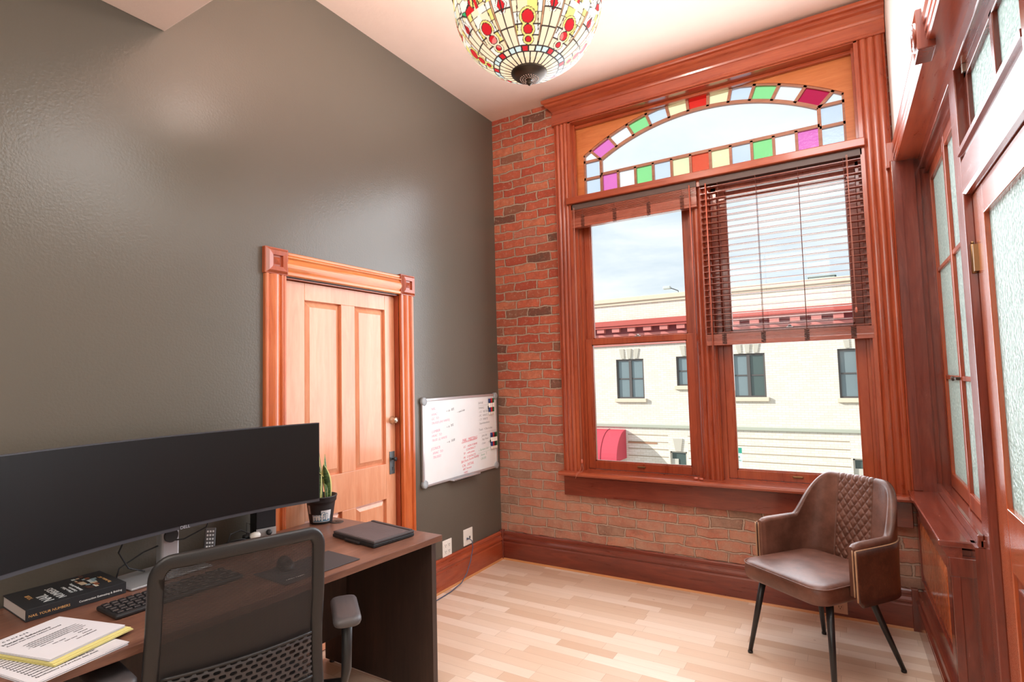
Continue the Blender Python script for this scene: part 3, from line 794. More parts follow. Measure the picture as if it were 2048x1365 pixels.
b.box(2.975, 3.01, a0, a0 + .045, 2.315, 2.632, bev=.003); b.box(2.975, 3.01, a1 - .045, a1, 2.315, 2.632, bev=.003); b.box(2.975, 3.01, a0, a1, 2.585, 2.632, bev=.003); b.box(2.975, 3.01, a0, a1, 2.315, 2.36, bev=.003)
b.box(2.975, 3.01, (a0 + a1) / 2 - .02, (a0 + a1) / 2 + .02, 2.33, 2.6, bev=.003)
b.build('transom_sash', dark_z, r)
B().box(2.99, 2.995, a0 + .04, a1 - .04, 2.35, 2.595).build('pane', frost_m, r)
b = B(); b.box(2.965, 2.978, -1.345, -1.325, 2.60, 2.632, bev=.002); b.build('transom_catch', mat('silver catch', '#cfc8b8', .3, 1.), r)

# ================================================================== HANGING LAMP
LC = (1.405, -1.88, 3.150); LR = .330
r = thing('hanging_lamp', 'stained-glass bowl lamp with red, yellow and cream pieces hanging from the ceiling', 'lamp', (LC[0], LC[1], H))
lz = LC[2] - H
def lampcol(a, th):
    v = th / radians(97); rad = max(.02, sin(th))
    f = a / (2 * pi) * 8 + .5; k = math.floor(f); w = f - k - .5
    L = LR * rad * 2 * pi / 8          # sector arc length
    T = .0034                           # lead half-width in metres
    V = LR * radians(97)                # metres per v
    aw = abs(w)
    lead = (.05, .035, .03)
    cream = (1., .88, .62); white = (1., .96, .86); amber = (.95, .70, .36); brown = (.62, .30, .16); red = (.72, .02, .03); yel = (.96, .82, .25); grn = (.05, .50, .18); sky_ = (.70, .88, .88); peach = (1., .80, .52)
    n = noise.noise(Vector((cos(a) * 3 * rad, sin(a) * 3 * rad, v * 5)))
    if v < .235:
        q = (a / (2 * pi) * 28) % 1; q = min(q, 1 - q) * LR * rad * 2 * pi / 28
        if q < T * .8: return lead
        return peach if v < .2 else cream
    if v < .295:
        q = (a / (2 * pi) * 32) % 1; qq = min(q, 1 - q) * LR * rad * 2 * pi / 32
        if qq < T or abs(v - .24) * V < T or abs(v - .29) * V < T: return lead
        return (sky_, red, cream, sky_)[int(a / (2 * pi) * 32) % 4]
    if v < .64:
        if aw < .165:
            if aw * L < T * .7 or abs(v - .43) * V < T * .7 or (abs(v - .555) * V < T * .7): return lead
            dm = abs(w) * L / .016 + abs(v - .585) * V / .030
            if dm < 1: return red
            if dm < 1.15: return lead
            if dm < 1.6 and v > .53: return white
            if dm < 1.72 and v > .53: return lead
            if v > .555 and abs(aw - .08) * L < T * .7: return lead
            return cream if v < .55 else white
        if aw < .215:
            if (aw - .165) * L < T * .8 or (.215 - aw) * L < T * .8: return lead
            return brown if int(v * 18) % 2 else (.78, .45, .25)
        # bunch of red grapes between the panels
        e = (.5 - aw) * L
        best = None
        for (vc, rr) in ((.335, .012), (.405, .018), (.49, .024)):
            d = sqrt(e * e + ((v - vc) * V) ** 2) - rr
            if best is None or d < best: best = d
        if best < -.001: return red if n > -.28 else (.9, .25, .22)
        if best < .0022: return lead
        q = (v * 13 + .25) % 1; q = min(q, 1 - q) / 13 * V
        if best < .009: return yel if n > -.05 else cream
        if best < .0115: return lead
        if q < T * .7 and e > .012: return lead
        if abs(e - .042) < T * .6 and v > .40: return lead
        return (cream, white, peach, yel, white)[int(v * 13 + .25 + (3 if e > .042 else 0) + k) % 5]
    # rose wheels above the panels, flowers between
    ex = w * L; ez = (v - .80) * V; d = sqrt((ex / 1.0) ** 2 + ez ** 2)
    R1 = .052
    if int(k) % 2 == 0 and d < R1 * 1.28:
        an = math.atan2(ez, ex)
        if d < .009: return red
        if d < .011: return lead
        if d < R1:
            q = (an / (2 * pi) * 8) % 1
            if min(q, 1 - q) * d * .8 < T: return lead
            if abs(d - R1 * .55) < T * .6: return lead
            return red if (int(an / (2 * pi) * 8 + 8) % 2 == 0 and d > R1 * .55) or (d > R1 * .35 and n < -.2) else white
        if d < R1 + .0025: return lead
        return cream
    e = (.5 - aw) * L
    ez2 = (v - .76) * V
    if e < .006 and v < .86: return red
    if e < .008 and v < .86: return lead
    an = math.atan2(ez2, e); dd = sqrt(e * e + ez2 * ez2)
    rp = .045 + .013 * cos(5 * an)
    if dd < rp:
        q = (an / (2 * pi) * 10) % 1
        if min(q, 1 - q) / 10 * 2 * pi * dd < T or abs(dd - rp * .55) < T * .5: return lead
        return yel if n > -.2 else (.93, .88, .5)
    if dd < rp + .0022: return lead
    if v > .90:
        q = (a / (2 * pi) * 48) % 1
        if min(q, 1 - q) / 48 * LR * 6.28 < T or abs(v - .90) * V < T * 1.3 or abs(v - .95) * V < T: return lead
        return amber if int(a / (2 * pi) * 48) % 3 else grn
    dist, pts = noise.voronoi(Vector((cos(a) * rad, sin(a) * rad, cos(th))) * 6.5)
    if dist[1] - dist[0] < .055: return lead
    h_ = (pts[0].x * 13.7 + pts[0].y * 7.3 + pts[0].z * 3.1) % 1
    return (white, peach, sky_, cream, red, grn, yel, white)[int(h_ * 8)]
NA, NV = 560, 170
bm = bmesh.new(); cl_ = bm.verts.layers.float_color.new('Glass'); rings = []
for j in range(NV + 1):
    th = radians(8) + (radians(97) - radians(8)) * j / NV
    ring = []
    for i in range(NA):
        a = 2 * pi * i / NA
        fl = LR * (1 + (.01 * sin(a * 8)))
        v = bm.verts.new((fl * sin(th) * cos(a), fl * sin(th) * sin(a), lz - LR * .98 * cos(th)))
        c = lampcol((a + radians(61.3) + radians(22.5)) % (2 * pi), th); v[cl_] = (*c, 1); ring.append(v)
    rings.append(ring)
for j in range(NV):
    for i in range(NA):
        f = bm.faces.new([rings[j][i], rings[j][(i + 1) % NA], rings[j + 1][(i + 1) % NA], rings[j + 1][i]]); f.smooth = True
me = bpy.data.meshes.new('lamp_shade'); bm.to_mesh(me); bm.free()
m, t, p = mat0('leaded stained glass, lit'); at_ = t.new('ShaderNodeAttribute', attribute_name='Glass')
t.set(p.inputs['Base Color'], t.mix(.62, at_.outputs['Color'], (0, 0, 0, 1))); t.set(p.inputs['Emission Color'], at_.outputs['Color'])
p.inputs['Emission Strength'].default_value = .80; p.inputs['Roughness'].default_value = .4; p.inputs['Specular IOR Level'].default_value = .2
me.materials.append(m); o = bpy.data.objects.new('lamp_shade', me); COL.objects.link(o); o.parent = r
b = B()
b.lathe([(.003, -.048), (.009, -.042), (.012, -.034), (.006, -.026), (.016, -.022), (.034, -.019), (.050, -.017), (.066, -.008), (.078, .004), (.080, .010), (.076, .014)], (0, 0, lz - LR * .98 - .004), 32); b.build('finial_cap', bronze_m, r)
b = B()
for k in range(3):
    n_ = 14 + 4 * k
    for i in range(n_):
        a = 2 * pi * i / n_; q = .019 + .010 * k
        b.lathe([(.0036, 0), (.002, -.002), (0, -.0026)], (q * cos(a), q * sin(a), lz - LR * .98 - .0245 + .0015 * k), 6)
b.build('cap_beads', mat('pale beads', '#e8c4b0', .3), r)
b = B()
b.lathe([(LR + .001, lz + .03), (LR + .006, lz + .036), (LR + .002, lz + .044), (LR - .006, lz + .04)], (0, 0, 0), 64, caps=False)
for k in range(3):
    a = 2 * pi * k / 3 + .5
    b.tube([((LR - .002) * cos(a), (LR - .002) * sin(a), lz + .036), (.02 * cos(a), .02 * sin(a), -.14)], .003, 8)
b.lathe([(.0, -.15), (.02, -.145), (.022, -.13), (.008, -.12), (.008, -.035), (.05, -.03), (.065, -.015), (.065, -.001)], (0, 0, 0), 24)
b.build('lamp_hanger', bronze_m, r)
light('hanging_lamp_light', 'POINT', (LC[0], LC[1], LC[2] + .10), 58, (1, .83, .74), .12)

# ================================================================== WHITEBOARD
BY0, BY1, BZ0, BZ1 = -1.003, -.058, .752, 1.358
tw = -radians(0)
r = thing('whiteboard', 'aluminium-framed whiteboard with red, black and green handwriting on the dark wall', 'whiteboard', (0.004, (BY0 + BY1) / 2, (BZ0 + BZ1) / 2))
hw, hh_ = (BY1 - BY0) / 2, (BZ1 - BZ0) / 2
alu = mat('satin aluminium', '#d6d6d8', .3, .7)
B().box(.0, .012, -hw + .01, hw - .01, -hh_ + .01, hh_ - .01).build('board_surface', mat('whiteboard enamel', '#eef1f2', .12, coat=.6), r)
b = B()
for (a0, a1, c0, c1) in ((-hw, hw, hh_ - .018, hh_), (-hw, hw, -hh_, -hh_ + .018), (-hw, -hw + .018, -hh_, hh_), (hw - .018, hw, -hh_, hh_)): b.box(0, .017, a0, a1, c0, c1, bev=.003)
b.build('frame', alu, r)
for sy in (-1, 1):
    for sz in (-1, 1):
        b = B(); b.lathe([(.028, -.002), (.028, .019), (.024, .022), (0, .022)], (0, sy * (hw - .020), sz * (hh_ - .020)), 20, axis='x')
        b.build('corner_cap', gry_m, r)
b = B(); b.box(.006, .055, -.17, .16, -hh_ - .004, -hh_ + .002, bev=.001); b.box(.05, .055, -.17, .16, -hh_ - .004, -hh_ + .010, bev=.001); b.build('pen_tray', alu, r)
red_i = mat('red marker ink', '#d8606a', .6); pink_i = mat('faded red marker ink', '#e4a0b4', .6); blk_i = mat('black marker ink', '#5e6468', .6); fad_i = mat('faded grey marker ink', '#9a9c9c', .6); grn_i = mat('faded green marker ink', '#92b8a4', .6)
inks = [red_i, pink_i, blk_i, fad_i, grn_i]; items = []
def wb(y_, z_, s_, size, mi, sl=.06):
    """y_, z_ measured from the top left corner of the board"""
    M_ = basis((.0124, -hw + y_, hh_ - z_), (0, 1, sl), (0, -sl, 1)); items.append((s_, size, M_, mi, .25))
wb(.10, .085, 'NRL', .024, 1); wb(.10, .125, 'HVAC', .024, 1); wb(.10, .155, 'GC  TO', .024, 1); wb(.10, .185, 'TRUSSES (INS WRITE)', .022, 1)
wb(.10, .245, 'LUMBER', .026, 1); wb(.10, .275, 'HVAC  TO', .024, 1); wb(.10, .305, 'TRUSS  (L) WRITE', .022, 1); wb(.09, .365, '(CONCR', .026, 1); wb(.11, .395, 'HVAC  TO', .024, 1); wb(.11, .425, 'TRUSSES', .024, 1)
wb(.27, .11, '~ to  8/5', .026, 2, .12); wb(.40, .125, '~ send info', .022, 2, .12); wb(.27, .225, '~ n  9/5', .026, 2, .12); wb(.27, .335, '~ n  10/8', .026, 2, .1)
wb(.46, .345, 'N&L  MEETING', .030, 0, .03); wb(.47, .395, 'CC  - NEW FORMS', .022, 0); wb(.47, .42, '      CONTRACT', .022, 0); wb(.47, .445, 'TP  - with prints', .022, 0); wb(.47, .475, 'PR   CONTACTS', .022, 0)
wb(.44, .505, 'BA Foot Score Kathy', .027, 0, .1); wb(.45, .535, 'CAL  DETAIL', .027, 0); wb(.46, .56, 'ART Service', .022, 0); wb(.47, .582, 'copier', .020, 0); wb(.47, .60, 'AUTO', .020, 0)
wb(.68, .075, 'BANK', .026, 3, .02); wb(.68, .115, 'TIMING', .024, 3, .02); wb(.68, .145, '- CC  METING', .024, 3, .02); wb(.68, .175, '- PC  WRITE', .024, 3, .02); wb(.68, .205, '- CV  WRITE', .024, 3, .02); wb(.69, .235, 'Superintendents', .022, 3, .03)
wb(.68, .285, 'Tools  > Dan is due', .024, 3, .03); wb(.72, .335, 'Jobs list', .024, 3); wb(.71, .365, '- Skip Flows  TOP', .022, 3); wb(.71, .395, '- Crane       Service', .020, 3)
wb(.67, .445, '~ Services List ~', .024, 4); wb(.70, .485, 'Steve  T.', .026, 4); wb(.70, .515, 'CROSS', .024, 4)
joined_text(items, 'handwriting', inks, r)
b = B(); X_ = .0126
def wline(y_, z_, ln, mi, sl=.05, th=.0016): b._v([(X_, -hw + y_, hh_ - z_), (X_, -hw + y_ + ln, hh_ - z_ + ln * sl), (X_, -hw + y_ + ln, hh_ - z_ + ln * sl + th), (X_, -hw + y_, hh_ - z_ + th)], [(0, 1, 2, 3)], mi)
wline(.45, .352, .20, 0, .06, .003); wline(.45, .358, .20, 0, .07, .002); wline(.68, .088, .15, 3, .02); wline(.68, .305, .26, 3, .03, .001); wline(.66, .462, .19, 4, .06)
b.build('underline', inks, r, recalc=False)
# marker pens on the board (two clips, three and four pens)
pen_w = mat('marker barrel', '#ece4dc', .35)
pen_cols = {'blue': '#28346c', 'red': '#b8202c', 'black': '#1c1c20', 'green': '#1c5c34'}
def pen(colr, y_, z_, where):
    r_ = thing('marker_pen', '%s-capped dry-erase marker clipped on the whiteboard, %s' % (colr, where), 'marker', (.026, y_, z_), 0, 'dry-erase markers on the whiteboard')
    pm = mat(colr + ' marker plastic', pen_cols[colr], .35)
    b = B(); b.lathe([(.006, -.095), (.0085, -.09), (.0085, .0)], (0, 0, 0), 14); b.build('barrel', pen_w, r_)
    b = B(); b.lathe([(.0092, .0), (.0095, .032), (.0085, .036), (0, .037)], (0, 0, 0), 14); b.build('cap', pm, r_)
    b = B(); b.lathe([(.0088, -.072), (.0088, -.035)], (0, 0, 0), 14, caps=False); b.build('label_band', pm, r_)
for i, c_ in enumerate(('blue', 'red', 'green')): pen(c_, -.176 + .0265 * i, 1.285 + .001 * i, 'upper clip')
for i, c_ in enumerate(('blue', 'red', 'black', 'green')): pen(c_, -.155 + .0225 * i, 1.008, 'lower clip')
for zc, yc, wd, nm in ((1.25, -.150, .075, 'upper'), (.975, -.121, .092, 'lower')):
    b = B(); b.box(-.004, .0035, -wd / 2, wd / 2, -.012, .012, bev=.001)
    o = b.build('marker_clip', blk_m, loc=(.0245 - .003 + .0, yc, zc)); tag(o, 'small black magnetic clip holding the %s set of markers' % nm, 'clip', 'marker clips on the whiteboard')
    o.location.x = .0205

# ================================================================== OUTLETS AND CABLE
def outlet(loc, rotz, label, duplex=True, w=.078, group=None, m=wht_m):
    r_ = thing('wall_outlet', label, 'outlet', loc, rotz, group)
    b = B(); b.box(-w / 2, w / 2, -.006, 0, -.060, .060, bev=.002); b.build('cover_plate', m, r_)
    if duplex:
        for xo in ((-.02, .02) if w > .1 else (0,)):
            for s_ in (-1, 1):
                b = B(); b.box(xo - .015, xo + .015, -.008, -.005, s_ * .022 - .015, s_ * .022 + .015, bev=.002); rc_ = b.build('receptacle', m, r_)
                b = B()
                b.box(xo - .008, xo - .0055, -.0086, -.007, s_ * .022 - .002, s_ * .022 + .009); b.box(xo + .0045, xo + .007, -.0086, -.007, s_ * .022 - .001, s_ * .022 + .008)
                b.lathe([(.0028, -.0086), (.0028, -.007)], (xo, 0, s_ * .022 - .008), 8, axis='y')
                b.build('slots', slot_m, rc_)
    else:
        b = B(); b.box(-.022, -.008, -.0085, -.005, -.02, -.006); b.build('jack', slot_m, r_); b = B(); b.box(.012, .024, -.0088, -.005, -.018, .0); b.build('jack', slot_m, r_)
    return r_
outlet((0, -.735, .277), radians(90), 'double white power outlet on the dark wall just beyond the desk corner', True, .105)
outlet((0, -.478, .293), radians(90), 'white data wall plate with a blue cable plugged in, nearest the corner', False, .115)
oc = mat('beige outlet plate', '#c8a088', .5)
outlet((2.42, -.027, .088), 0, 'beige power outlet low on the baseboard behind the leather chair', True, .078, m=oc)
b = B(); b.tube([(.006, -.495, .281), (.03, -.496, .283), (.048, -.49, .272), (.052, -.485, .22), (.05, -.515, .13), (.06, -.58, .06), (.07, -.66, .02), (.08, -.80, .006), (.1, -1.2, .006), (.16, -1.75, .006)], .0035, 8)
b.box(.004, .018, -.501, -.489, .276, .288)
tag(b.build('network_cable', mat('blue-grey cable', '#4c5870', .5)), 'thin blue-grey cable drooping from the wall plate to the floor', 'cable')

# ================================================================== DESK
r = thing('desk', 'long walnut-laminate office desk with slab end panels along the dark wall', 'desk', (0, 0, 0))
ZT = .75
topq = [(.045, -1.818), (.832, -1.826), (.690, -3.62), (.006, -3.62)]
b = B(); b.prism(topq, 'z', .722, ZT); b.build('desktop', desk_m, r, bev=.002)
b = B(); b.prism([(.05, -1.862), (.80, -1.868), (.80, -1.836), (.05, -1.83)], 'z', .012, .7215); b.build('end_panel', deskd_m, r, bev=.001)
b = B(); b.prism([(.01, -3.60), (.665, -3.60), (.665, -3.57), (.01, -3.57)], 'z', .012, .7215); b.build('end_panel', deskd_m, r, bev=.001)
b = B(); b.prism([(.20, -1.868), (.222, -1.868), (.20, -3.57), (.178, -3.57)], 'z', .19, .7215); b.build('modesty_panel', deskd_m, r)
for (x_, y_) in ((.09, -1.85), (.76, -1.85), (.06, -3.585), (.62, -3.585)): B().lathe([(.014, 0), (.016, .004), (.012, .013)], (x_, y_, 0), 12).build('glide', blk_m, r)
b = B(); b.lathe([(0, .7525), (.020, .7530), (.032, .7535), (.035, .752), (.035, .748)], (.170, -1.885, 0), 28); b.box(.165, .20, -1.89, -1.88, .7525, .7542); b.build('cable_grommet', mat('brown-black grommet', '#2e2420', .5), r)

# laptop in rugged case --------------------------------------------------
r = thing('laptop', 'closed black rugged laptop with a scuffed lid, near the right end of the desk', 'laptop', (.553, -2.0, ZT), radians(-8))
b = B(); b.box(-.160, .160, -.118, .118, .002, .018, bev=.004); b.box(-.05, .06, -.128, -.112, .004, .014, bev=.003); b.build('laptop_base', mat('black rubber case', '#1e1e20', .55), r)
b = B(); b.box(-.157, .160, -.115, .118, .0185, .030, bev=.003); b.box(-.150, .150, .098, .114, .030, .034, bev=.002); b.build('laptop_lid', mat('scuffed grey lid', '#4a4446', .6, var=.35, bump=(60., .2)), r)
b = B(); b.box(-.152, .152, -.108, .094, .0300, .0308); b.build('lid_inlay', mat('suede lid inlay', '#5a5052', .75, var=.25, bump=(90., .3)), r)
b = B()
for k in range(5): b.box(.1600, .1612, -.09 + .026 * k, -.075 + .026 * k, .006, .013)
b.build('port_cover', blk_m, r)
# mouse mat, mouse --------------------------------------------------------
r = thing('desk_mat', 'thin dark grey desk mat at the front edge of the desk', 'mat', (.628, -2.425, ZT), radians(-4))
b = B(); b.box(-.105, .108, -.18, .165, .0005, .0035, bev=.0015); b.build('mat_sheet', mat('grey rubber mat', '#3c3c40', .6, bump=(300., .1)), r)
text('NEXT LEVEL', .014, basis((.075, -.15, .0037), (0, 1, 0), (-1, 0, 0)), wht_m, 'mat_lettering', r)
r = thing('computer_mouse', 'black computer mouse on the desk mat', 'mouse', (.56, -2.49, ZT + .004), radians(70))
b = B(); b.grid(lambda u, v: (.032 * cos(2 * pi * u) * cos(v * pi / 2) ** .6, .056 * sin(2 * pi * u) * cos(v * pi / 2) ** .6, .036 * sin(v * pi / 2) * (1 + .25 * sin(2 * pi * u))), 28, 10, cu=True); b.build('mouse_body', blk_m, r)
b = B(); b.lathe([(.008, -.004), (.009, 0), (.008, .004)], (0, .03, .031), 14, axis='x'); b.build('scroll_wheel', blk2_m, r)

# keyboard ----------------------------------------------------------------
r = thing('keyboard', 'black compact keyboard between the book and the mesh chair', 'keyboard', (.423, -2.848, ZT), radians(-92))
b = B(); b.box(-.215, .215, -.072, .078, .002, .017, bev=.006); b.build('keyboard_case', mat('black keyboard case', '#232224', .45), r)
b = B()
for j in range(5):
    for i in range(17):
        x_ = -.198 + .0245 * i + (j % 2) * .004; y_ = -.052 + .0265 * j
        if j == 0 and 3 < i < 9: continue
        b.box(x_ - .0095, x_ + .0095, y_ - .0105, y_ + .0105, .016, .0215, bev=.0018, seg=1)
b.box(-.10, .02, -.0625, -.0415, .016, .0215, bev=.0018, seg=1)
b.build('keys', mat('glossy black keys', '#2c2a2e', .25, coat=.3), r)['kind'] = 'stuff'

# ultrawide curved monitor --------------------------------------------------
MY0, MY1 = -3.36, -2.155; MR = 1.85
r = thing('monitor', 'wide curved black monitor on a silver stand', 'monitor', (.20, -2.745, ZT))
def mx(y): return .060 + MR - sqrt(MR * MR - (y + 2.757) ** 2)
def my(u): return MY0 + (MY1 - MY0) * u
def curved(name, f0, f1, z0, z1, m, u0=0., u1=1., n=40, uv=None):
    b = B(); g = []
    for i in range(n + 1):
        y = my(u0 + (u1 - u0) * i / n); x = mx(y)
        # x measured from the wall side; viewer is at +x
        g.append([(x + f0, y + 2.745, z0), (x + f1, y + 2.745, z0), (x + f1, y + 2.745, z1), (x + f0, y + 2.745, z1)])
    for i in range(n):
        for k in range(4): b.poly([g[i][k], g[i][(k + 1) % 4], g[i + 1][(k + 1) % 4], g[i + 1][k]])
    b.poly(g[0]); b.poly(g[-1])
    bmesh.ops.remove_doubles(b.bm, verts=b.bm.verts, dist=1e-6)
    return b.build(name, m, r)
ZM0, ZM1 = .181, .551
curved('monitor_housing', -.022, .0, ZM0, ZM1, mat('monitor plastic', '#3e3e44', .4))
curved('screen', .0, .0025, ZM0 + .014, ZM1 - .004, mat('matte black screen', '#100d0e', .42, spec=.28), .003, .997)
text('DELL', .017, basis((.063, .000, ZM0 + .001), (0, 1, 0), (0, 0, 1)), mat('silver logo', '#a8a8b0', .4), 'logo_lettering', r)
b = B(); b.box(-.14, .062, -.17, .13, .001, .010, bev=.003); b.build('stand_base', mat('silver stand plate', '#b4b6ba', .35, .6), r)
b = B(); b.box(-.075, -.03, -.022, .048, .008, .38, bev=.008); b.build('stand_column', mat('silver stand column', '#c4c4c8', .3, .6), r)
b = B(); b.lathe([(.026, -.01), (.026, .004)], (-.024, .012, .145), 24, axis='x'); b.build('cable_hole', slot_m, r)
b = B(); b.box(-.05, .045, -.06, .06, .28, .44, bev=.006); b.build('mount_block', blk2_m, r)
b = B()
b.tube([(.0, .16, .20), (.0, .14, .15), (-.02, .06, .12), (-.03, .01, .125), (-.09, -.06, .09), (-.10, -.14, .05), (-.10, -.15, .01)], .003, 8)
b.tube([(.0, -.15, .22), (-.06, -.16, .12), (-.05, -.13, .055), (-.06, -.08, .03), (-.10, -.05, .012)], .003, 8)
b.build('monitor_cable', blk_m, r)

# small speaker, plug, remote ------------------------------------------------
r = thing('desktop_speaker', 'small black speaker with a silver front and volume knob beneath the monitor', 'speaker', (.105, -2.275, ZT), radians(72))
b = B(); b.box(-.045, .045, -.045, .05, .002, .20, bev=.004); b.build('speaker_box', blk_m, r)
b = B(); b.box(-.044, .044, -.049, -.044, .066, .195, bev=.002); b.build('speaker_grille', mat('dark grille cloth', '#2c2c30', .8, bump=(400., .3)), r)
b = B(); b.box(-.045, .045, -.050, -.044, .004, .064, bev=.002); b.build('front_panel', mat('silver plastic', '#b4b6b8', .4), r)
b = B(); b.lathe([(.0, -.066), (.010, -.066), (.0125, -.062), (.0125, -.050)], (.010, 0, .044), 20, axis='y'); b.build('volume_knob', blk_m, r)
b = B(); b.lathe([(.004, -.052), (.004, -.049)], (.010, 0, .018), 12, axis='y'); b.build('headphone_jack', slot_m, r)
r = thing('power_adapter', 'black power adapter bundle with a white plug behind the mesh chair', 'adapter', (.15, -2.42, ZT), radians(80))
b = B(); b.box(-.065, .05, -.03, .03, .001, .040, bev=.012, seg=3); b.box(.02, .075, .0, .035, .001, .055, bev=.008); b.build('adapter_brick', blk_m, r)
b = B(); b.lathe([(.0, -.02), (.013, -.017), (.017, .0), (.014, .02), (.006, .026), (.0, .027)], (.055, -.02, .052), 18, axis='x'); b.build('white_plug', wht_m, r)
b = B(); b.tube([(-.06, 0, .03), (-.03, .03, .07), (.02, .04, .075), (.06, .03, .05), (.06, -.01, .03), (.0, -.02, .05), (-.05, -.01, .05), (-.07, .02, .02)], .003, 8); b.tube([(.04, .03, .05), (.05, .05, .10), (.075, .055, .085), (.085, .05, .04)], .0018, 8); b.build('cord', blk_m, r)
r = thing('remote_control', 'slim grey remote control with white buttons leaning behind the mesh chair', 'remote', (.115, -2.54, ZT + .062), radians(82))
r.rotation_euler = (radians(48), radians(6), radians(62))
b = B(); b.box(-.022, .022, -.065, .065, -.006, .006, bev=.004); b.build('remote_body', mat('dark grey remote', '#5a5c60', .4), r)
b = B()
for j in range(6):
    for i in range(3): b.box(-.014 + .0105 * i, -.007 + .0105 * i, -.05 + .018 * j, -.041 + .018 * j, .006, .0085, bev=.0008, seg=1)
b.build('buttons', mat('white buttons', '#e8ecf0', .3), r)

# book --------------------------------------------------------------------
r = thing('book', 'thick dark grey paperback on construction estimating, lying left of the keyboard', 'book', (.128, -3.064, ZT + .0006), radians(-3))
bw, bl, bt = .118, .142, .037
b = B(); b.box(-bw + .003, bw - .003, -bl + .003, bl - .003, .002, bt - .001); b.build('page_block', mat('page edges', '#cfc4c0', .8, bump=(500., .3)), r)
cov = mat('dark book cover', '#222428', .45, coat=.1)
b = B(); b.box(-bw, bw, -bl, bl, bt - .001, bt + .0015, bev=.0006); b.box(-bw, bw, -bl, bl, 0, .0018, bev=.0006); b.box(bw - .003, bw + .001, -bl, bl, 0, bt + .0015, bev=.001); b.build('book_cover', cov, r)
# cover picture as plain colour patches
b = B(); zt = bt + .0017
cols_p = ['#8a5238', '#d8c4a8', '#4a3028', '#9cb8c0', '#2c3034', '#c8d4d4']
for k in range(26):
    x_ = -.115 + random.random() * .17; y_ = .038 + random.random() * .045; w_ = .012 + random.random() * .03; h_ = .006 + random.random() * .016
    z_ = zt + .00005 * k
    b._v([(x_, y_, z_), (min(x_ + w_, .075), y_, z_), (min(x_ + w_, .075), y_ + h_, z_), (x_, y_ + h_, z_)], [(0, 1, 2, 3)], k % 6)
b.build('cover_picture', [mat('cover picture %d' % k, c, .4) for k, c in enumerate(cols_p)], r, recalc=False)
ow = mat('orange print', '#d8a468', .5); wp = mat('white print', '#e4e6e6', .5)
def ct(s_, size, x_, y_, mi):   # text reads away from the spine, top of the letters towards the foot of the desk chair side
    return (s_, size, basis((x_, y_, zt + .0014), (-1, 0, 0), (0, -1, 0)), mi, 0)
it = [ct('NAIL', .042, .094, -.060, 1), ct('NUMBERS', .033, .094, -.018 - .008, 1), ct('YOUR', .019, .02, -.095 + .0, 0),
      ct('A Path to Skilled', .0135, .07, .0, 1), ct('Construction', .0135, .07, .012, 1), ct('Estimating and Bidding', .0125, .075, .026, 1), ct('The Author, AIC', .015, .07, .115, 0)]
joined_text(it, 'cover_lettering', [ow, wp], r)
xs_ = bw + .0014
joined_text([('NAIL YOUR NUMBERS', .0112, basis((xs_, -.135, .012), (0, 1, 0), (0, 0, 1)), 0, 0), ('Construction Estimating & Bidding', .0092, basis((xs_, .0, .013), (0, 1, 0), (0, 0, 1)), 1, 0)], 'spine_lettering', [ow, wp], r)

# papers ------------------------------------------------------------------
def sheet_stack(name, label, cat, c, rz, L, Wd, z0, z1, m, group=None, jitter=.004, n=4, curl=0.):
    r_ = thing(name, label, cat, (c[0], c[1], z0), rz, group)
    b = B(); dz_ = (z1 - z0) / n
    for k in range(n):
        jx, jy = random.uniform(-jitter, jitter), random.uniform(-jitter, jitter); a = random.uniform(-.012, .012)
        za, zb_ = dz_ * k, dz_ * (k + 1) - .0003
        P = [(-L / 2, -Wd / 2), (L / 2, -Wd / 2), (L / 2, Wd / 2), (-L / 2, Wd / 2)]
        P = [(x_ * cos(a) - y_ * sin(a) + jx, x_ * sin(a) + y_ * cos(a) + jy) for x_, y_ in P]
        b.prism(P, 'z', za + .0002, zb_)
    b.build('sheets', m, r_)
    return r_
cst = (.510, -3.228); ang = radians(15)
r = sheet_stack('paper_stack', 'loose printed white sheets at the very bottom of the paper pile, running off the picture', 'paper', (.575, -3.262), radians(9), .30, .235, ZT, ZT + .007, paper_m, 'papers piled at the left end of the desk', .006, 4)
it = [('Specifications and product data sheet', .010, basis((-.10 + .016 * k, -.1, .0076), (0, 1, 0), (-1, 0, 0)), 0, 0) for k in range(15)]
joined_text(it, 'printing', [ink_m], r)
r = sheet_stack('notepad', 'yellow lined notepad sheets between the white papers on the desk', 'notepad', (cst[0] + .012, cst[1] + .004), ang, .285, .222, ZT + .0075, ZT + .017, yel_m, 'papers piled at the left end of the desk', .004, 4)
r = sheet_stack('paper_stack', 'printed white sheets on top of the yellow notepad, headed in bold type', 'paper', cst, ang, .272, .212, ZT + .0175, ZT + .024, paper_m, 'papers piled at the left end of the desk', .0025, 4)
zp = .0068
it = [('C O M P A S S', .011, basis((-.105, -.07, zp), (0, 1, 0), (-1, 0, 0)), 0, 0), ('Material Selections', .0165, basis((-.078, -.085, zp), (0, 1, 0), (-1, 0, 0)), 1, 0), ('Project: Main Street Addition, Remodel', .009, basis((-.062, -.085, zp), (0, 1, 0), (-1, 0, 0)), 0, 0)]
for k in range(4): it.append(('_ _ _ _ _ _ _ _ _ _ _ _ _ _', .010, basis((-.03 + .013 * k, -.055 - .008 * k, zp), (0, 1, 0), (-1, 0, 0)), 0, 0))
for k in range(4): it.append(('Item name', .008, basis((.03 + .018 * k, -.06 + .02 * k, zp), (0, 1, 0), (-1, 0, 0)), 0, 0)); it.append(('Selected', .008, basis((.03 + .018 * k, .03, zp), (0, 1, 0), (-1, 0, 0)), 0, 0))
joined_text(it, 'printing', [ink_m, mat('bold ink', '#1a1a1c', .8)], r)
b = B()
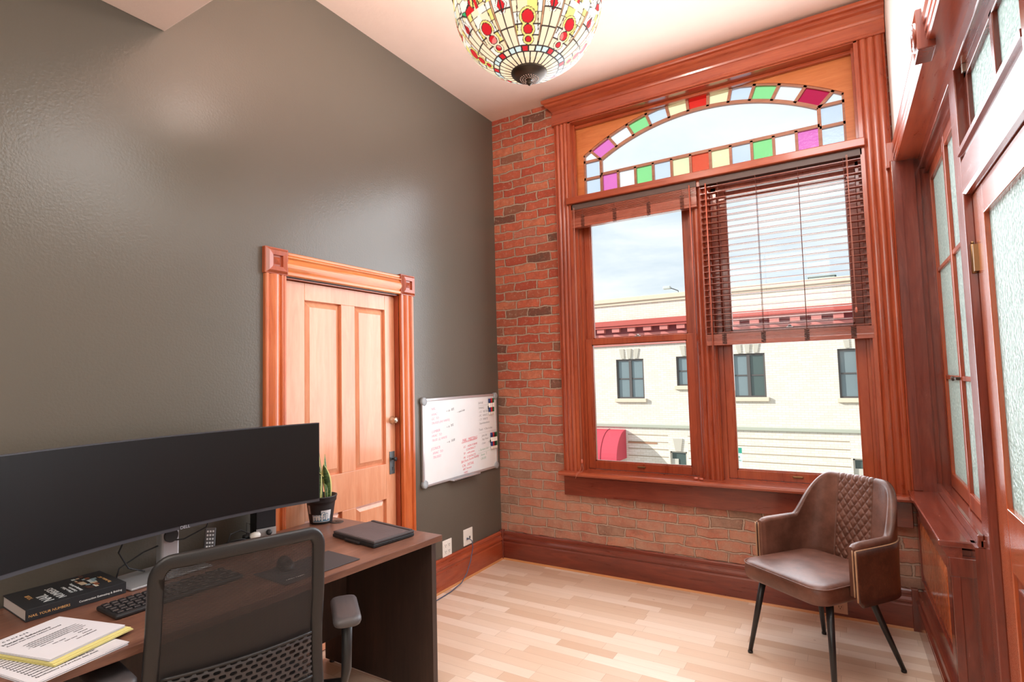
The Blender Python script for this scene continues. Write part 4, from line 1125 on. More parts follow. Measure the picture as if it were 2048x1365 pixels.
for k in range(4):
    x_ = -.026 + .013 * k; b._v([(x_, -.07, zp), (x_ + .0028, -.07, zp), (x_ + .0028, .075, zp), (x_, .075, zp)], [(0, 1, 2, 3)])
b.build('printed_rules', ink_m, r, recalc=False)

# potted snake plant ---------------------------------------------------------
r = thing('potted_plant', 'snake plant in a black plastic pot with a sticker, at the back of the desk', 'plant', (.095, -1.925, ZT + .0006))
b = B(); b.lathe([(.056, .0), (.058, .004), (.064, .045), (.071, .095), (.073, .108), (.078, .112), (.079, .118), (.080, .132), (.083, .136), (.083, .142), (.077, .142), (.075, .118), (.0, .118)], (0, 0, 0), 40); b.build('pot', mat('black nursery pot', '#242224', .5), r)
b = B(); b.lathe([(0, .124), (.05, .126), (.075, .120)], (0, 0, 0), 24, caps=False); b.build('soil', mat('potting soil', '#3c2c22', .95, bump=(80., .8, .01)), r)
lf_m, t, p = mat0('snake plant leaf'); at_ = t.new('ShaderNodeAttribute', attribute_name='edge')
c_ = t.mix(t.ramp(t.noise(t.mapping(t.obj(), (1, 1, 5)), 22., 3.), [(.42, (0, 0, 0, 1)), (.6, (1, 1, 1, 1))]), lin('#2c4a26'), lin('#54703c'))
t.set(p.inputs['Base Color'], t.mix(t.math('GREATER_THAN', at_.outputs['Fac'], .68), c_, lin('#d2cd84'))); p.inputs['Roughness'].default_value = .4
def leaf(x, y, hgt, wd, ang_, lean, tw_):
    bm = bmesh.new(); el = bm.verts.layers.float.new('edge'); rows = []
    n = 16
    for j in range(n + 1):
        v = j / n; w_ = wd * (.55 + .45 * sin(min(1, v * 1.6) * pi / 2)) * (1 - max(0, (v - .55) / .45) ** 2.0) + .0006
        a = ang_ + tw_ * v; off = lean * v * v
        cx_, cy_ = x + off * cos(ang_ + 1.2), y + off * sin(ang_ + 1.2); row = []
        for k in range(7):
            u = (k - 3) / 3; cup = .35 * w_ * (u * u)
            vv = bm.verts.new((cx_ + cos(a) * u * w_ - sin(a) * cup, cy_ + sin(a) * u * w_ + cos(a) * cup, .115 + hgt * v)); vv[el] = abs(u); row.append(vv)
        rows.append(row)
    for j in range(n):
        for k in range(6): bm.faces.new([rows[j][k], rows[j][k + 1], rows[j + 1][k + 1], rows[j + 1][k]]).smooth = True
    me = bpy.data.meshes.new('leaf'); bm.to_mesh(me); bm.free(); me.materials.append(lf_m)
    o = bpy.data.objects.new('leaf', me); COL.objects.link(o); o.parent = r
    md = o.modifiers.new('s', 'SOLIDIFY'); md.thickness = .0025
for (x_, y_, h_, w_, a_, l_, tw_) in ((.008, .006, .275, .016, 2.0, .03, .5), (.018, .022, .235, .012, 1.4, .05, .3), (.012, .040, .195, .023, .9, -.075, .4), (.0, .052, .170, .013, .6, -.115, .3), (-.02, .018, .20, .014, 2.6, .05, -.3), (-.03, -.02, .23, .015, 3.0, -.02, .4), (.02, -.03, .18, .013, 1.0, .02, -.4)):
    leaf(x_, y_, h_, w_, a_, l_, tw_)
# sticker wrapped on the pot, facing the room
b = B()
def sk(a0, a1, z0, z1, mi, off):
    n = 14; P = []
    for i in range(n + 1):
        a = a0 + (a1 - a0) * i / n
        for z in (z0, z1):
            rd = .0575 + (z / .108) * .0155 + off; P.append((rd * cos(a), rd * sin(a), z))
    b._v(P, [(2 * i, 2 * i + 2, 2 * i + 3, 2 * i + 1) for i in range(n)], mi)
ac = math.atan2(-3.96 + 1.925, 2.536 - .095)
sk(ac - .72, ac + .78, .012, .050, 0, .0006); sk(ac - .1 + .1, ac + .80, .045, .072, 0, .0006); sk(ac - .68, ac + .74, .014, .026, 1, .0010); sk(ac - 1.12, ac - .86, .055, .10, 2, .0008)
b.build('sticker', [mat('white sticker', '#e6e9ec', .5), mat('blue sticker', '#6c93ac', .5), mat('paper tag', '#b8b4ae', .7)], r, recalc=False)
# letters bent round the pot
def bent(s_, size, a0, z0, m, name, off, bold=0.):
    o = text(s_, size, Matrix.Identity(4), m, name, r, .0002, bold=bold)
    for v in o.data.vertices:
        a = a0 + v.co.x / .066; z = z0 + v.co.y; rd = .0575 + (z / .108) * .0155 + off + v.co.z
        v.co = (rd * cos(a), rd * sin(a), z)
sb = mat('blue lettering', '#5c88a4', .5); sw = mat('white lettering', '#f0f0ee', .5)
bent('m', .050, ac - .66, .022, sb, 'sticker_letter', .0013, .004); bent('m', .050, ac - .66, .022, sw, 'sticker_letter', .0018, .001)
bent('f', .058, ac - .02, .020, sb, 'sticker_letter', .0013, .004); bent('f', .058, ac - .02, .020, sw, 'sticker_letter', .0018, .001)
bent('i', .050, ac + .36, .022, sb, 'sticker_letter', .0013, .004); bent('i', .050, ac + .36, .022, sw, 'sticker_letter', .0018, .001)

# ================================================================== LEATHER ARMCHAIR
r = thing('armchair', 'brown leather tub armchair with quilted back and black metal legs, under the window', 'chair', (2.357, -.647, 0), radians(-37))
lea, t, p = mat0('distressed brown leather'); ob = t.obj()
n1 = t.noise(ob, 6., 5., .65); n2 = t.noise(ob, 45., 4., .6)
c_ = t.mix(t.ramp(n1, [(.40, (0, 0, 0, 1)), (.66, (1, 1, 1, 1))]), lin('#5c392c'), lin('#7d5344'))
c_ = t.mix(t.math('MULTIPLY', n2, .35), c_, lin('#3c241c')); t.set(p.inputs['Base Color'], c_)
t.set(p.inputs['Roughness'], t.math('ADD', .30, t.math('MULTIPLY', n1, .22))); t.set(p.inputs['Normal'], t.bump(t.math('ADD', n2, t.noise(ob, 160., 2.)), .25, .0015))
veneer = wood('walnut veneer shell', '#2e1a14', '#4a2c22', '#653f30', 'x', rough=.4, coat=.2, scale=1.6)
ply = mat('pale plywood edge', '#b08a6a', .5); legm = mat('black powder-coated metal', '#19191b', .38)
def _tub(th, a, bk, ys):
    e = 2 / 3.6; x = a * math.copysign(abs(cos(th)) ** e, cos(th)); y = ys + (bk - ys) * abs(sin(th)) ** e
    return x, y
_cache = {}
def upath(s_, a=.272, bk=.262, yf=-.118, ys=.035):
    """tub outline by arc length, s_ 0..1 from the front of one arm round the back to the other"""
    key = (a, bk, yf, ys)
    if key not in _cache:
        P = [(-a, yf)]; n = 4000
        P += [_tub(pi - pi * i / n, a, bk, ys) for i in range(n + 1)] + [(a, yf)]
        L = [0]
        for p0, p1 in zip(P[:-1], P[1:]): L.append(L[-1] + math.hypot(p1[0] - p0[0], p1[1] - p0[1]))
        _cache[key] = (P, L)
    P, L = _cache[key]; d = s_ * L[-1]
    import bisect
    i = min(max(bisect.bisect_right(L, d) - 1, 0), len(P) - 2); f = (d - L[i]) / max(1e-9, L[i + 1] - L[i])
    x = P[i][0] + (P[i + 1][0] - P[i][0]) * f; y = P[i][1] + (P[i + 1][1] - P[i][1]) * f
    if y <= ys: return (x, y), (math.copysign(1, x), 0)
    nx_ = math.copysign(abs(x / a) ** 2.6, x) / a; ny = (max(0, (y - ys) / (bk - ys)) ** 2.6) / (bk - ys); l = sqrt(nx_ * nx_ + ny * ny) or 1
    return (x, y), (nx_ / l, ny / l)
def sst(x): x = max(0, min(1, x)); return x * x * (3 - 2 * x)
def toph(s_):
    (x, y), _ = upath(s_); k = sst((y - .125) / .125)
    k2 = max(0, 1 - abs(x) / .272)
    return .650 + .012 * sst((y + .15) / .1) + k * (.188 + .045 * sst(k2 * 2.2))
Z_B = .44
def shellpt(s_, v, off, quilt=False):
    (x, y), (nx_, ny) = upath(s_); zt = toph(s_); z = Z_B + (zt - Z_B) * v
    lean = .16 * max(0, z - .50) * max(0, ny) * sst((y - .05) / .1); wide = -.05 * max(0, z - .66) * 1.0
    q = 0
    if quilt and abs(x) < .098 and y > .1:
        u1 = (x * 1.0 + z * .72) / .042; u2 = (x * 1.0 - z * .72) / .042
        g1 = abs(u1 - round(u1)); g2 = abs(u2 - round(u2)); q = .0080 * min(1, min(g1, g2) / .26) ** .55 - .004
    if quilt and y > .1 and abs(abs(x) - .1) < .0035: q = -.004
    o_ = off + q * (1 if off <= 0 else 0)
    # inner surface moves toward the sitter (negative normal)
    return (x * (1 + wide) + nx_ * off - nx_ * q, y + ny * off - ny * q + lean, z)
NS, NVV = 420, 120
b = B()
def closed_shell(b, fin, fout, ns, nv, mi=0):
    g = []
    for i in range(ns + 1):
        s_ = i / ns
        col_ = [fin(s_, j / nv) for j in range(nv + 1)]
        a0 = Vector(col_[-1]); a1 = Vector(fout(s_, 1)); mid = (a0 + a1) / 2; th_ = (a1 - a0).length / 2
        for q in range(1, 6):
            an = pi * q / 6; col_.append(tuple(mid + (a0 - mid) * cos(an) + Vector((0, 0, th_ * sin(an)))))
        col_ += [fout(s_, 1 - j / nv) for j in range(nv + 1)]
        g.append(col_)
    m_ = len(g[0]); vs = [[b.bm.verts.new(p_) for p_ in c] for c in g]
    for i in range(ns):
        for j in range(m_):
            f = b.bm.faces.new([vs[i][j], vs[i + 1][j], vs[i + 1][(j + 1) % m_], vs[i][(j + 1) % m_]]); f.smooth = True; f.material_index = mi
    for e, sgn in ((0, 1), (ns, -1)):
        b.bm.faces.new(vs[e])
def tap(s_): return sst(min(s_, 1 - s_) / .02) * .35 + .65
closed_shell(b, lambda s_, v: shellpt(s_, v, -.024 * tap(s_), True), lambda s_, v: shellpt(s_, v, .018 * tap(s_)), NS, NVV)
b.build('backrest_shell', lea, r)
# veneered outer shell and its pale edge
def outer(off, zl, zh):
    def f(s_, v):
        (x, y), (nx_, ny) = upath(s_, yf=-.120); rr_ = .03
        e = min(s_, 1 - s_) * 1.5
        zb_ = zl + max(0, .03 - e) * .9
        z = zb_ + (zh - zb_) * v; return (x + nx_ * off, y + ny * off + .10 * max(0, z - .50) * max(0, ny), z)
    return f
b = B(); ns = 90
fi, fo = outer(.0185, .395, .652), outer(.027, .395, .652)
for f_, ord_ in ((fi, 1), (fo, 0)): b.grid(f_, ns, 8)
for v in (0, 1):
    for i in range(ns): b.poly([fi(i / ns, v), fo(i / ns, v), fo((i + 1) / ns, v), fi((i + 1) / ns, v)])
for s_ in (0, 1):
    for j in range(8): b.poly([fi(s_, j / 8), fo(s_, j / 8), fo(s_, (j + 1) / 8), fi(s_, (j + 1) / 8)])
bmesh.ops.remove_doubles(b.bm, verts=b.bm.verts, dist=1e-5); b.build('outer_shell', veneer, r)
b = B()
for s_ in (0, 1):
    pth = [Vector(fi(s_, j / 10)) * .5 + Vector(fo(s_, j / 10)) * .5 + Vector((0, -.001, 0)) for j in range(11)]; b.tube([tuple(p_) for p_ in pth], .0042, 8)
    pth = [shellpt(s_, j / 10, .006) for j in range(11)]; b.tube([(x, y - .001, z) for x, y, z in pth], .003, 8)
b.tube([tuple((Vector(fi(i / 60, 1)) + Vector(fo(i / 60, 1))) / 2) for i in range(61)], .0035, 8); b.build('shell_edging', ply, r)
# seat cushion
def rr(hx, y0, y1, rad, n=8):
    P = []
    for (cx_, cy_, a0) in ((hx - rad, y1 - rad, 0), (-hx + rad, y1 - rad, pi / 2), (-hx + rad, y0 + rad, pi), (hx - rad, y0 + rad, 1.5 * pi)):
        for k in range(n + 1): a = a0 + pi / 2 * k / n; P.append((cx_ + rad * cos(a), cy_ + rad * sin(a)))
    return P
b = B(); lay = [(-.10, .399), (-.022, .400), (-.006, .405), (-.0, .418), (.002, .445), (0, .468), (-.006, .483), (-.016, .492), (-.03, .497), (-.07, .501), (-.12, .504), (-.18, .505)]
rings = []
for (o_, z) in lay:
    hx = .247 + o_; rings.append([b.bm.verts.new((x * (1 + .06 * (-(y) - .1)), y, z - .012 * max(0, y + .0))) for x, y in rr(max(.02, hx), -.300 - o_, .215 + o_, max(.012, .075 + o_ * .5))])
n_ = len(rings[0])
for i in range(len(rings) - 1):
    for k in range(n_): b.bm.faces.new([rings[i][k], rings[i][(k + 1) % n_], rings[i + 1][(k + 1) % n_], rings[i + 1][k]]).smooth = True
b.bm.faces.new(rings[0]); b.bm.faces.new(rings[-1]).smooth = True
b.build('seat', lea, r, sub=1)
b = B(); ring = rr(.2475, -.3005, .2155, .075); b.tube([(x * (1 + .06 * (-(y) - .1)), y, .482 - .012 * max(0, y)) for x, y in [(x_ * .995, y_) for x_, y_ in ring]], .0028, 6, closed=True); b.build('seat_piping', lea, r)
b = B(); b.box(-.19, .19, -.22, .20, .385, .402, bev=.006); b.build('seat_base', legm, r)
for (tx, ty, fx_, fy_) in ((-.175, -.205, -.235, -.262), (.205, -.195, .262, -.262), (-.165, .17, -.222, .268), (.180, .10, .222, .262)):
    b = B(); b.tube([(tx, ty, .40), ((tx + fx_) / 2, (ty + fy_) / 2, .203), (fx_, fy_, .010)], [.0175, .0145, .0105], 16)
    b.lathe([(.0125, 0), (.0125, .010), (.010, .014)], (fx_, fy_, 0), 14); b.build('leg', legm, r)

# ================================================================== OFFICE CHAIR
r = thing('office_chair', 'black mesh-back office chair with armrests, drawn up to the desk', 'chair', (.72, -2.83, 0), radians(-108))
fr_m = mat('charcoal chair frame', '#1f1d1e', .42, bump=(260., .15))
HWc = .245; ZC0, ZC1 = .47, 1.005
def bpt(u, z, off=0.):
    """back surface: u -1..1 across, leaning back with height and curved round the sitter"""
    f = (z - ZC0) / (ZC1 - ZC0)
    return (u * HWc * (1 + .045 * (1 - f)), .190 + .035 * f * f - .035 * u * u - .03 * sin(pi * min(1, max(0, (z - .42) / .36))) * .6 + off, z)
def fpath(inset=0.):
    P = []; ru, rzz = .16, .05
    zl, zh = ZC0 - .02, ZC1 - inset; ue = 1 - inset / HWc
    cor = [(-ue, zl), (-ue, zh), (ue, zh), (ue, zl)]
    n = 14
    for k in range(n): P.append((-ue, zl + (zh - rzz - zl) * k / n))
    for k in range(9): a = pi - pi / 2 * k / 8; P.append((-ue + ru + ru * cos(a), zh - rzz + rzz * sin(a)))
    for k in range(1, 24): P.append((-ue + ru + (2 * ue - 2 * ru) * k / 24, zh + .006 * sin(pi * k / 24)))
    for k in range(9): a = pi / 2 - pi / 2 * k / 8; P.append((ue - ru + ru * cos(a), zh - rzz + rzz * sin(a)))
    for k in range(n, -1, -1): P.append((ue, zl + (zh - rzz - zl) * k / n))
    for k in range(1, 24): P.append((ue - 2 * ue * k / 24, zl))
    return P
# frame: flattened bar swept round the outline
Pf = fpath(.012); Pt = [Vector(bpt(u, z)) for u, z in Pf]; b = B(); rings = []; N_ = len(Pt)
cen = Vector((0, .2, .75))
for i, p_ in enumerate(Pt):
    d = (Pt[(i + 1) % N_] - Pt[i - 1]).normalized(); s_ = d.cross(Vector((0, 1, 0))).normalized()
    ring = []
    for k in range(12):
        a = 2 * pi * k / 12; ring.append(b.bm.verts.new(p_ + s_ * (.0215 * math.copysign(abs(cos(a)) ** .7, cos(a))) + Vector((0, 1, 0)) * (.012 * math.copysign(abs(sin(a)) ** .7, sin(a)))))
    rings.append(ring)
for i in range(N_):
    for k in range(12): b.bm.faces.new([rings[i][k], rings[i][(k + 1) % 12], rings[(i + 1) % N_][(k + 1) % 12], rings[(i + 1) % N_][k]]).smooth = True
b.build('back_frame', fr_m, r)
# mesh: woven threads with open gaps
msh = bpy.data.materials.new('open black mesh'); msh.use_nodes = True; t = NT(msh.node_tree); t.n.clear(); out = t.new('ShaderNodeOutputMaterial')
sp = t.new('ShaderNodeSeparateXYZ'); t.set(sp.inputs[0], t.obj())
fz_ = t.math('FRACT', t.math('MULTIPLY', sp.outputs[2], 1 / .0042)); fx_ = t.math('FRACT', t.math('MULTIPLY', sp.outputs[0], 1 / .0030))
th1 = t.math('LESS_THAN', fz_, .66); th2 = t.math('LESS_THAN', fx_, .50); th_ = t.math('MAXIMUM', th1, th2)
pb = t.new('ShaderNodeBsdfPrincipled'); pb.inputs['Base Color'].default_value = lin('#1b181a'); pb.inputs['Roughness'].default_value = .6
tr = t.new('ShaderNodeBsdfTransparent'); mxs = t.new('ShaderNodeMixShader'); t.set(mxs.inputs[0], th_); t.l.new(tr.outputs[0], mxs.inputs[1]); t.l.new(pb.outputs[0], mxs.inputs[2]); t.l.new(mxs.outputs[0], out.inputs[0])
def clampz(u, z):
    e = max(0, (abs(u) - (1 - .2)) / .2); return z
b = B(); b.grid(lambda u, v: bpt((u * 2 - 1) * .93, ZC0 - .01 + (ZC1 - ZC0 - .01 - .012 * abs(u * 2 - 1) ** 6) * v), 30, 30); b.build('back_mesh', msh, r)
# lumbar plate with oval perforations
lum = bpy.data.materials.new('perforated lumbar plastic'); lum.use_nodes = True; t = NT(lum.node_tree); pb = t.n['Principled BSDF']; pb.inputs['Base Color'].default_value = lin('#3a3638'); pb.inputs['Roughness'].default_value = .4
sp = t.new('ShaderNodeSeparateXYZ'); t.set(sp.inputs[0], t.obj())
CX_, CZ_ = .030, .0165
rz2 = t.math('DIVIDE', sp.outputs[2], CZ_); rw = t.math('FLOOR', rz2); rx2 = t.math('ADD', t.math('DIVIDE', sp.outputs[0], CX_), t.math('MULTIPLY', t.math('MODULO', rw, 2.), .5))
ex = t.math('SUBTRACT', t.math('SUBTRACT', rx2, t.math('FLOOR', rx2)), .5); ez = t.math('SUBTRACT', t.math('SUBTRACT', rz2, rw), .5)
dd = t.math('ADD', t.math('POWER', t.math('ABSOLUTE', t.math('MULTIPLY', ex, 2.9)), 3.), t.math('POWER', t.math('ABSOLUTE', t.math('MULTIPLY', ez, 2.9)), 3.))
hole = t.math('LESS_THAN', dd, 1.); trn = t.new('ShaderNodeBsdfTransparent'); mxs = t.new('ShaderNodeMixShader'); t.set(mxs.inputs[0], hole); t.l.new(pb.outputs[0], mxs.inputs[1]); t.l.new(trn.outputs[0], mxs.inputs[2]); t.l.new(mxs.outputs[0], t.n['Material Output'].inputs[0])
b = B(); b.grid(lambda u, v: bpt((u * 2 - 1) * .86, .515 + .140 * v, .012), 24, 6); b.build('lumbar_plate', lum, r, solid=.004)
b = B(); b.tube([bpt((i / 20 * 2 - 1) * .86, .657, .012) for i in range(21)], .005, 8); b.tube([bpt((i / 20 * 2 - 1) * .86, .513, .012) for i in range(21)], .005, 8); b.build('lumbar_rim', fr_m, r)
b = B(); b.tube([(0, .20, .50), (0, .21, .44), (0, .16, .395), (0, .05, .385)], [.03, .032, .03, .03], 12); b.build('back_support', fr_m, r)
# seat
b = B(); rings = []
for (o_, z) in ((-.03, .43), (-.004, .435), (0, .45), (0, .47), (-.008, .485), (-.03, .495), (-.1, .498)):
    rings.append([b.bm.verts.new((x, y, z - (.025 * max(0, -y - .16) / .1 if z > .46 else 0))) for x, y in rr(.245 + o_, -.27 - o_, .165 + o_, .09)])
n_ = len(rings[0])
for i in range(len(rings) - 1):
    for k in range(n_): b.bm.faces.new([rings[i][k], rings[i][(k + 1) % n_], rings[i + 1][(k + 1) % n_], rings[i + 1][k]]).smooth = True
b.bm.faces.new(rings[0]); b.bm.faces.new(rings[-1]); b.build('seat', mat('black seat fabric', '#242225', .85, bump=(300., .3)), r)
for sx in (-1, 1):
    b = B(); X0 = .372 * sx if sx < 0 else .33
    cxp, cyp = (-.373, .085) if sx < 0 else (.33, .03)
    b.tube([(sx * .16, .0, .395), (sx * .27, .0, .395), (cxp - sx * .012, cyp + .01, .41), (cxp - sx * .004, cyp + .015, .46), (cxp, cyp + .015, .655)], [.016, .018, .020, .018, .019], 14); b.build('armrest_post', fr_m, r)
    b = B(); aa = radians(-20) if sx < 0 else radians(10)
    rings = []
    for (o_, z) in ((-.02, .648), (-.003, .651), (0, .660), (0, .668), (-.006, .677), (-.018, .680)):
        ring = []
        for x, y in rr(.048 + o_, -.125 - o_, .120 + o_, .030):
            ring.append(b.bm.verts.new((cxp + x * cos(aa) - y * sin(aa), cyp + x * sin(aa) + y * cos(aa), z - .006 * (y / .12) ** 2)))
        rings.append(ring)
    n_ = len(rings[0])
    for i in range(len(rings) - 1):
        for k in range(n_): b.bm.faces.new([rings[i][k], rings[i][(k + 1) % n_], rings[i + 1][(k + 1) % n_], rings[i + 1][k]]).smooth = True
    b.bm.faces.new(rings[0]); b.bm.faces.new(rings[-1]).smooth = True; b.build('armrest_pad', mat('soft grey armrest', '#4c484a', .45), r)
b = B(); b.lathe([(.028, .10), (.028, .30), (.045, .30), (.06, .38), (.11, .40), (.11, .43)], (0, 0, 0), 20); b.build('gas_lift', blk_m, r)
for k in range(5):
    a = 2 * pi * k / 5 + .3; b = B(); b.tube([(.02 * cos(a), .02 * sin(a), .12), (.16 * cos(a), .16 * sin(a), .10), (.30 * cos(a), .30 * sin(a), .075)], [.03, .024, .016], 10); b.build('base_arm', blk_m, r)
    b = B()
    for s_ in (-.014, .014): b.lathe([(.0, -.008), (.024, -.008), (.027, -.004), (.027, .004), (.024, .008), (0, .008)], (0, 0, 0), 20, axis='x'); bmesh.ops.translate(b.bm, verts=b.bm.verts[-120:], vec=(s_ * 1.0, 0, 0))
    b.build('caster', blk2_m, r, loc=(.30 * cos(a), .30 * sin(a), .0275), rot=(0, 0, a))

# ================================================================== OUTSIDE
YF = 20.
bk, t, p = mat0('cream street brick'); ob = t.obj()
bt = t.new('ShaderNodeTexBrick'); t.set(bt.inputs['Vector'], t.mapping(ob, (1, 1, 1), (radians(90), 0, 0))); bt.inputs['Scale'].default_value = 1.; bt.inputs['Brick Width'].default_value = .26; bt.inputs['Row Height'].default_value = .09; bt.inputs['Mortar Size'].default_value = .008
bt.inputs['Color1'].default_value = lin('#ece5da'); bt.inputs['Color2'].default_value = lin('#e4dacb'); bt.inputs['Mortar'].default_value = lin('#d2c8b8')
t.set(p.inputs['Base Color'], bt.outputs['Color']); p.inputs['Roughness'].default_value = .9
stone = mat('pale cast stone', '#dccfb8', .85, var=.06); redp = mat('red painted cornice', '#c05a50', .7); pinkp = mat('faded red painted band', '#d08078', .7); darkp = mat('dark red cornice board', '#8c3c40', .7)
wfr = mat('grey window frame', '#5c5654', .6); wgl = mat('grey reflecting window', '#7c8c90', .15, spec=.8); wgd = mat('dark reflecting window', '#4c5c58', .12, spec=.8)
r = thing('street_building', 'cream brick two-storey building across the street with a red cornice and sash windows', 'building', (0, YF, 0))
X0f, X1f = -26, 24; ZG = -4.6
wins = [(-10.6, .37, 2.15, 1.27, 0), (-5.80, .37, 2.12, 1.27, 0), (-3.10, .91, 2.15, 1.27, 0), (-.875, .42, 2.165, 1.25, 1), (2.87, .38, 2.20, 1.27, 0), (6.7, .40, 2.2, 1.27, 0), (10.4, .4, 2.2, 1.27, 0)]
lows = [(-3.80, -3.9, -1.88, .70), (3.0, -3.9, -1.83, .96)]
holes = sorted([(x - w / 2, x + w / 2, z0, z1) for x, z0, z1, w, _ in wins] + [(x - w / 2, x + w / 2, z0, z1) for x, z0, z1, w in lows])
b = B()
xsn = sorted({X0f, X1f} | {h[0] for h in holes} | {h[1] for h in holes})
for a0, a1 in zip(xsn[:-1], xsn[1:]):
    hs = sorted([(h[2], h[3]) for h in holes if h[0] <= a0 + 1e-6 and h[1] >= a1 - 1e-6]); z = ZG
    for (c0, c1) in hs: b.box(a0, a1, 0, .4, z, c0); z = c1
    b.box(a0, a1, 0, .4, z, 4.70)
b.build('brick_wall', bk, r)
b = B(); b.box(X0f, X1f, .25, 9, ZG, 4.3); b.build('building_core', wgd, r)
b = B(); b.box(X0f - .1, X1f + .1, -.14, .5, 4.70, 4.90, bev=.02); b.box(X0f - .1, X1f + .1, -.07, .45, 4.58, 4.70); b.build('parapet_coping', stone, r)
b = B(); b.box(X0f, X1f, -.42, 0, 3.62, 3.84); b.box(X0f, X1f, -.36, 0, 3.52, 3.62); b.build('cornice', redp, r)
b = B(); b.box(X0f, X1f, -.08, 0, 3.24, 3.52); b.build('cornice_frieze', darkp, r)
x = X0f + .1; dn = B().box(x, x + .34, -.30, -.05, 3.34, 3.52).build('dentil', pinkp, r); k = 1
while x + .72 * k < X1f:
    d2 = dn.copy(); COL.objects.link(d2); d2.parent = r; d2.location.x = .72 * k; k += 1
b = B(); b.box(X0f, X1f, -.10, 0, 2.74, 3.26); b.build('cornice_band', pinkp, r)
b = B(); b.box(X0f, X1f, -.10, 0, -.90, -.76, bev=.02); b.build('ledge', mat('grey-green ledge', '#b4b8a8', .8), r)
b = B()
for z in (-1.22, -1.52, -1.83, -2.14, -2.46, -2.78, -3.1, -3.4, -3.7):
    for a0, a1 in ((X0f, -8.3), (-6.0, -4.22), (-3.38, 2.45), (3.55, X1f)): b.box(a0, a1, -.006, .004, z - .016, z + .016)
b.build('wall_grooves', mat('groove joint', '#a89880', .9), r)
for i, (x, z0, z1, w, kind_) in enumerate(wins):
    b = B(); h_ = w / 2
    for (a0, a1, c0, c1) in ((-h_, -h_ + .07, z0, z1), (h_ - .07, h_, z0, z1), (-h_ + .07, h_ - .07, z0, z0 + .06), (-h_ + .07, h_ - .07, z1 - .07, z1), (-.06, .06, z0 + .06, z1 - .07)): b.box(x + a0, x + a1, .06, .14, c0, c1)
    zm = (z0 + z1) / 2
    for a0, a1 in ((-h_ + .07, -.06), (.06, h_ - .07)): b.box(x + a0, x + a1, .09, .13, zm - .025, zm + .025)
    o = b.build('window', wfr, r)
    b = B(); b.box(x - h_ + .06, x - .05, .12, .13, z0 + .05, z1 - .06, 0); b.box(x + .05, x + h_ - .06, .12, .13, z0 + .05, z1 - .06, 1 if kind_ else 0); b.build('pane', [wgl, wgd], o)
    b = B(); b.box(x - h_ - .09, x + h_ + .09, -.12, .10, z0 - .16, z0 - .0, bev=.01); b.build('window_sill', stone, r)
    b = B()
    for dx_, tw__ in ((-.30, -.05), (0, 0), (.30, .05)):
        b.prism([(x + dx_ - .07, z1 + .03), (x + dx_ + .07, z1 + .03), (x + dx_ + .11 + tw__, z1 + .46), (x + dx_ - .11 + tw__, z1 + .46)], 'y', -.04 - .02 * (dx_ == 0), .02)
    b.build('keystone', mat('grey keystone', '#c4beb0', .85), r)
for (x, z0, z1, w) in lows:
    b = B(); h_ = w / 2; b.box(x - h_, x - h_ + .06, .08, .16, z0, z1); b.box(x + h_ - .06, x + h_, .08, .16, z0, z1); b.box(x - h_, x + h_, .08, .16, z1 - .06, z1); b.box(x - h_ + .06, x - h_ + .32, .09, .12, z0, -2.2); o = b.build('window', mat('pale sash', '#c8c4b8', .6), r)
    B().box(x - h_ + .05, x + h_ - .05, .13, .14, z0, z1 - .05).build('pane', wgd, o)
    b = B(); b.prism([(x - .12, z1 + .02), (x + .12, z1 + .02), (x + .2, z1 + .55), (x - .2, z1 + .55)], 'y', -.05, .02); b.build('keystone', mat('grey keystone', '#c4beb0', .85), r)
b = B(); b.box(-6.0, -4.7, -.02, .02, -1.60, -1.54); b.build('rusty_lintel', mat('rusty lintel', '#b08468', .9), r)
# awning on the shopfront
b = B(); prof = []
for k in range(13): a = pi / 2 * k / 12; prof.append((-1.25 * sin(a), -1.02 - 1.25 * (1 - cos(a))))
for xa, xb_ in ((-8.3, -6.10),):
    for i in range(12):
        (y0_, z0_), (y1_, z1_) = prof[i], prof[i + 1]
        b._v([(xa, y0_, z0_), (xb_, y0_, z0_), (xb_, y1_, z1_), (xa, y1_, z1_)], [(0, 1, 2, 3)])
    for xx in (xa, xb_): b.poly([(xx, 0, -1.02)] + [(xx, q[0], q[1]) for q in prof] + [(xx, 0, -2.27)])
b.build('awning', mat('red awning canvas', '#cc4858', .8), r, solid=.015, recalc=False)
b = B()
for k in range(1, 3):
    x = -6.10 - .75 * k; b.tube([(x, q[0] - .01, q[1] + .01) for q in prof], .018, 6)
b.build('awning_rib', mat('darker red seam', '#a83848', .8), r)
b = B(); b.box(-8.2, -6.2, .1, .2, -4.3, -2.3); b.build('shopfront', wgd, r)
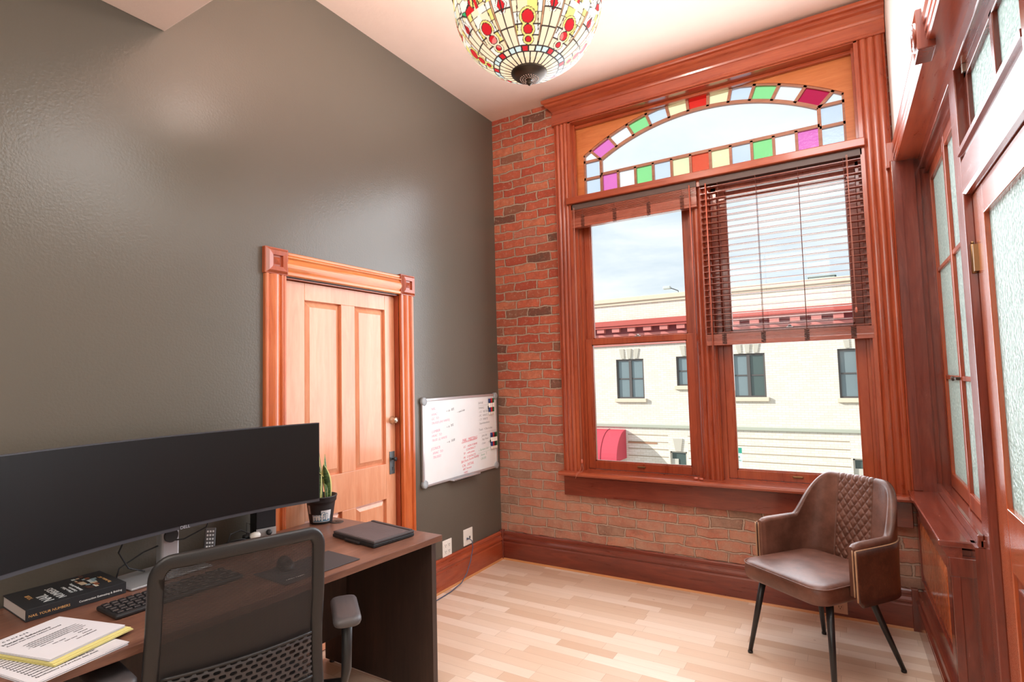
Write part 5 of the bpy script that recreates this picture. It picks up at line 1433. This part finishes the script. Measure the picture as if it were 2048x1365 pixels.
# things on the roof
o = B(); o.box(-.45, .45, -.3, .3, 0, .42, bev=.02); o.box(-.5, .5, -.34, .34, .42, .46)
for k in range(8): o.box(-.40 + .1 * k, -.37 + .1 * k, -.31, -.30, .08, .36)
tag(o.build('rooftop_unit', mat('grey-green metal unit', '#a8b4b0', .6), loc=(1.85, YF + 1.4, 4.72)), 'low grey ventilation unit standing on the roof across the street', 'ventilator')
r = thing('flood_light', 'small flood lamp on a bent arm above the parapet across the street', 'lamp', (-3.55, YF + .2, 4.905))
b = B(); b.tube([(0, 0, 0), (0, -.05, .10), (-.35, -.1, .26)], .02, 8); b.build('lamp_arm', wfr, r)
b = B(); b.box(-.62, -.30, -.22, .0, .20, .33, bev=.03); b.build('lamp_head', mat('pale lamp head', '#c8ccc8', .5), r)
# parking sign
r = thing('street_sign', 'narrow green and white parking sign on a post across the street', 'sign', (-1.17, YF - 1.6, ZG + .14))
b = B(); b.tube([(0, .03, 0), (0, .03, 3.05)], .03, 8); b.build('sign_post', mat('galvanised post', '#a8acac', .5, .6), r)
b = B(); b.box(-.15, .15, -.01, .01, 2.52, 3.06, 0); b.box(-.15, .15, -.01, .01, 2.00, 2.48, 0); b.box(-.15, .15, -.014, -.010, 2.86, 3.06, 1); b.box(-.15, .15, -.014, -.010, 2.05, 2.13, 2)
b.build('sign_plate', [mat('pale sign face', '#d8ece8', .5), mat('green sign face', '#2c9c84', .5), mat('red sign band', '#d85868', .5)], r)
text('2 HR', .10, basis((-.13, -.016, 2.68), (1, 0, 0), (0, 0, 1)), mat('green sign print', '#2c8c78', .5), 'sign_lettering', r)
text('PARKING', .06, basis((-.135, -.016, 2.57), (1, 0, 0), (0, 0, 1)), mat('green sign print', '#2c8c78', .5), 'sign_lettering', r)
# ground
B().box(-60, 60, .5, 80, ZG - .3, ZG).build('ground', mat('asphalt', '#8c8a86', .9, bump=(6., .3)), kind='structure')
b = B(); b.box(-30, 30, YF - 3, YF, ZG, ZG + .14); b.build('sidewalk', mat('concrete pavement', '#c4beb2', .9), kind='structure')
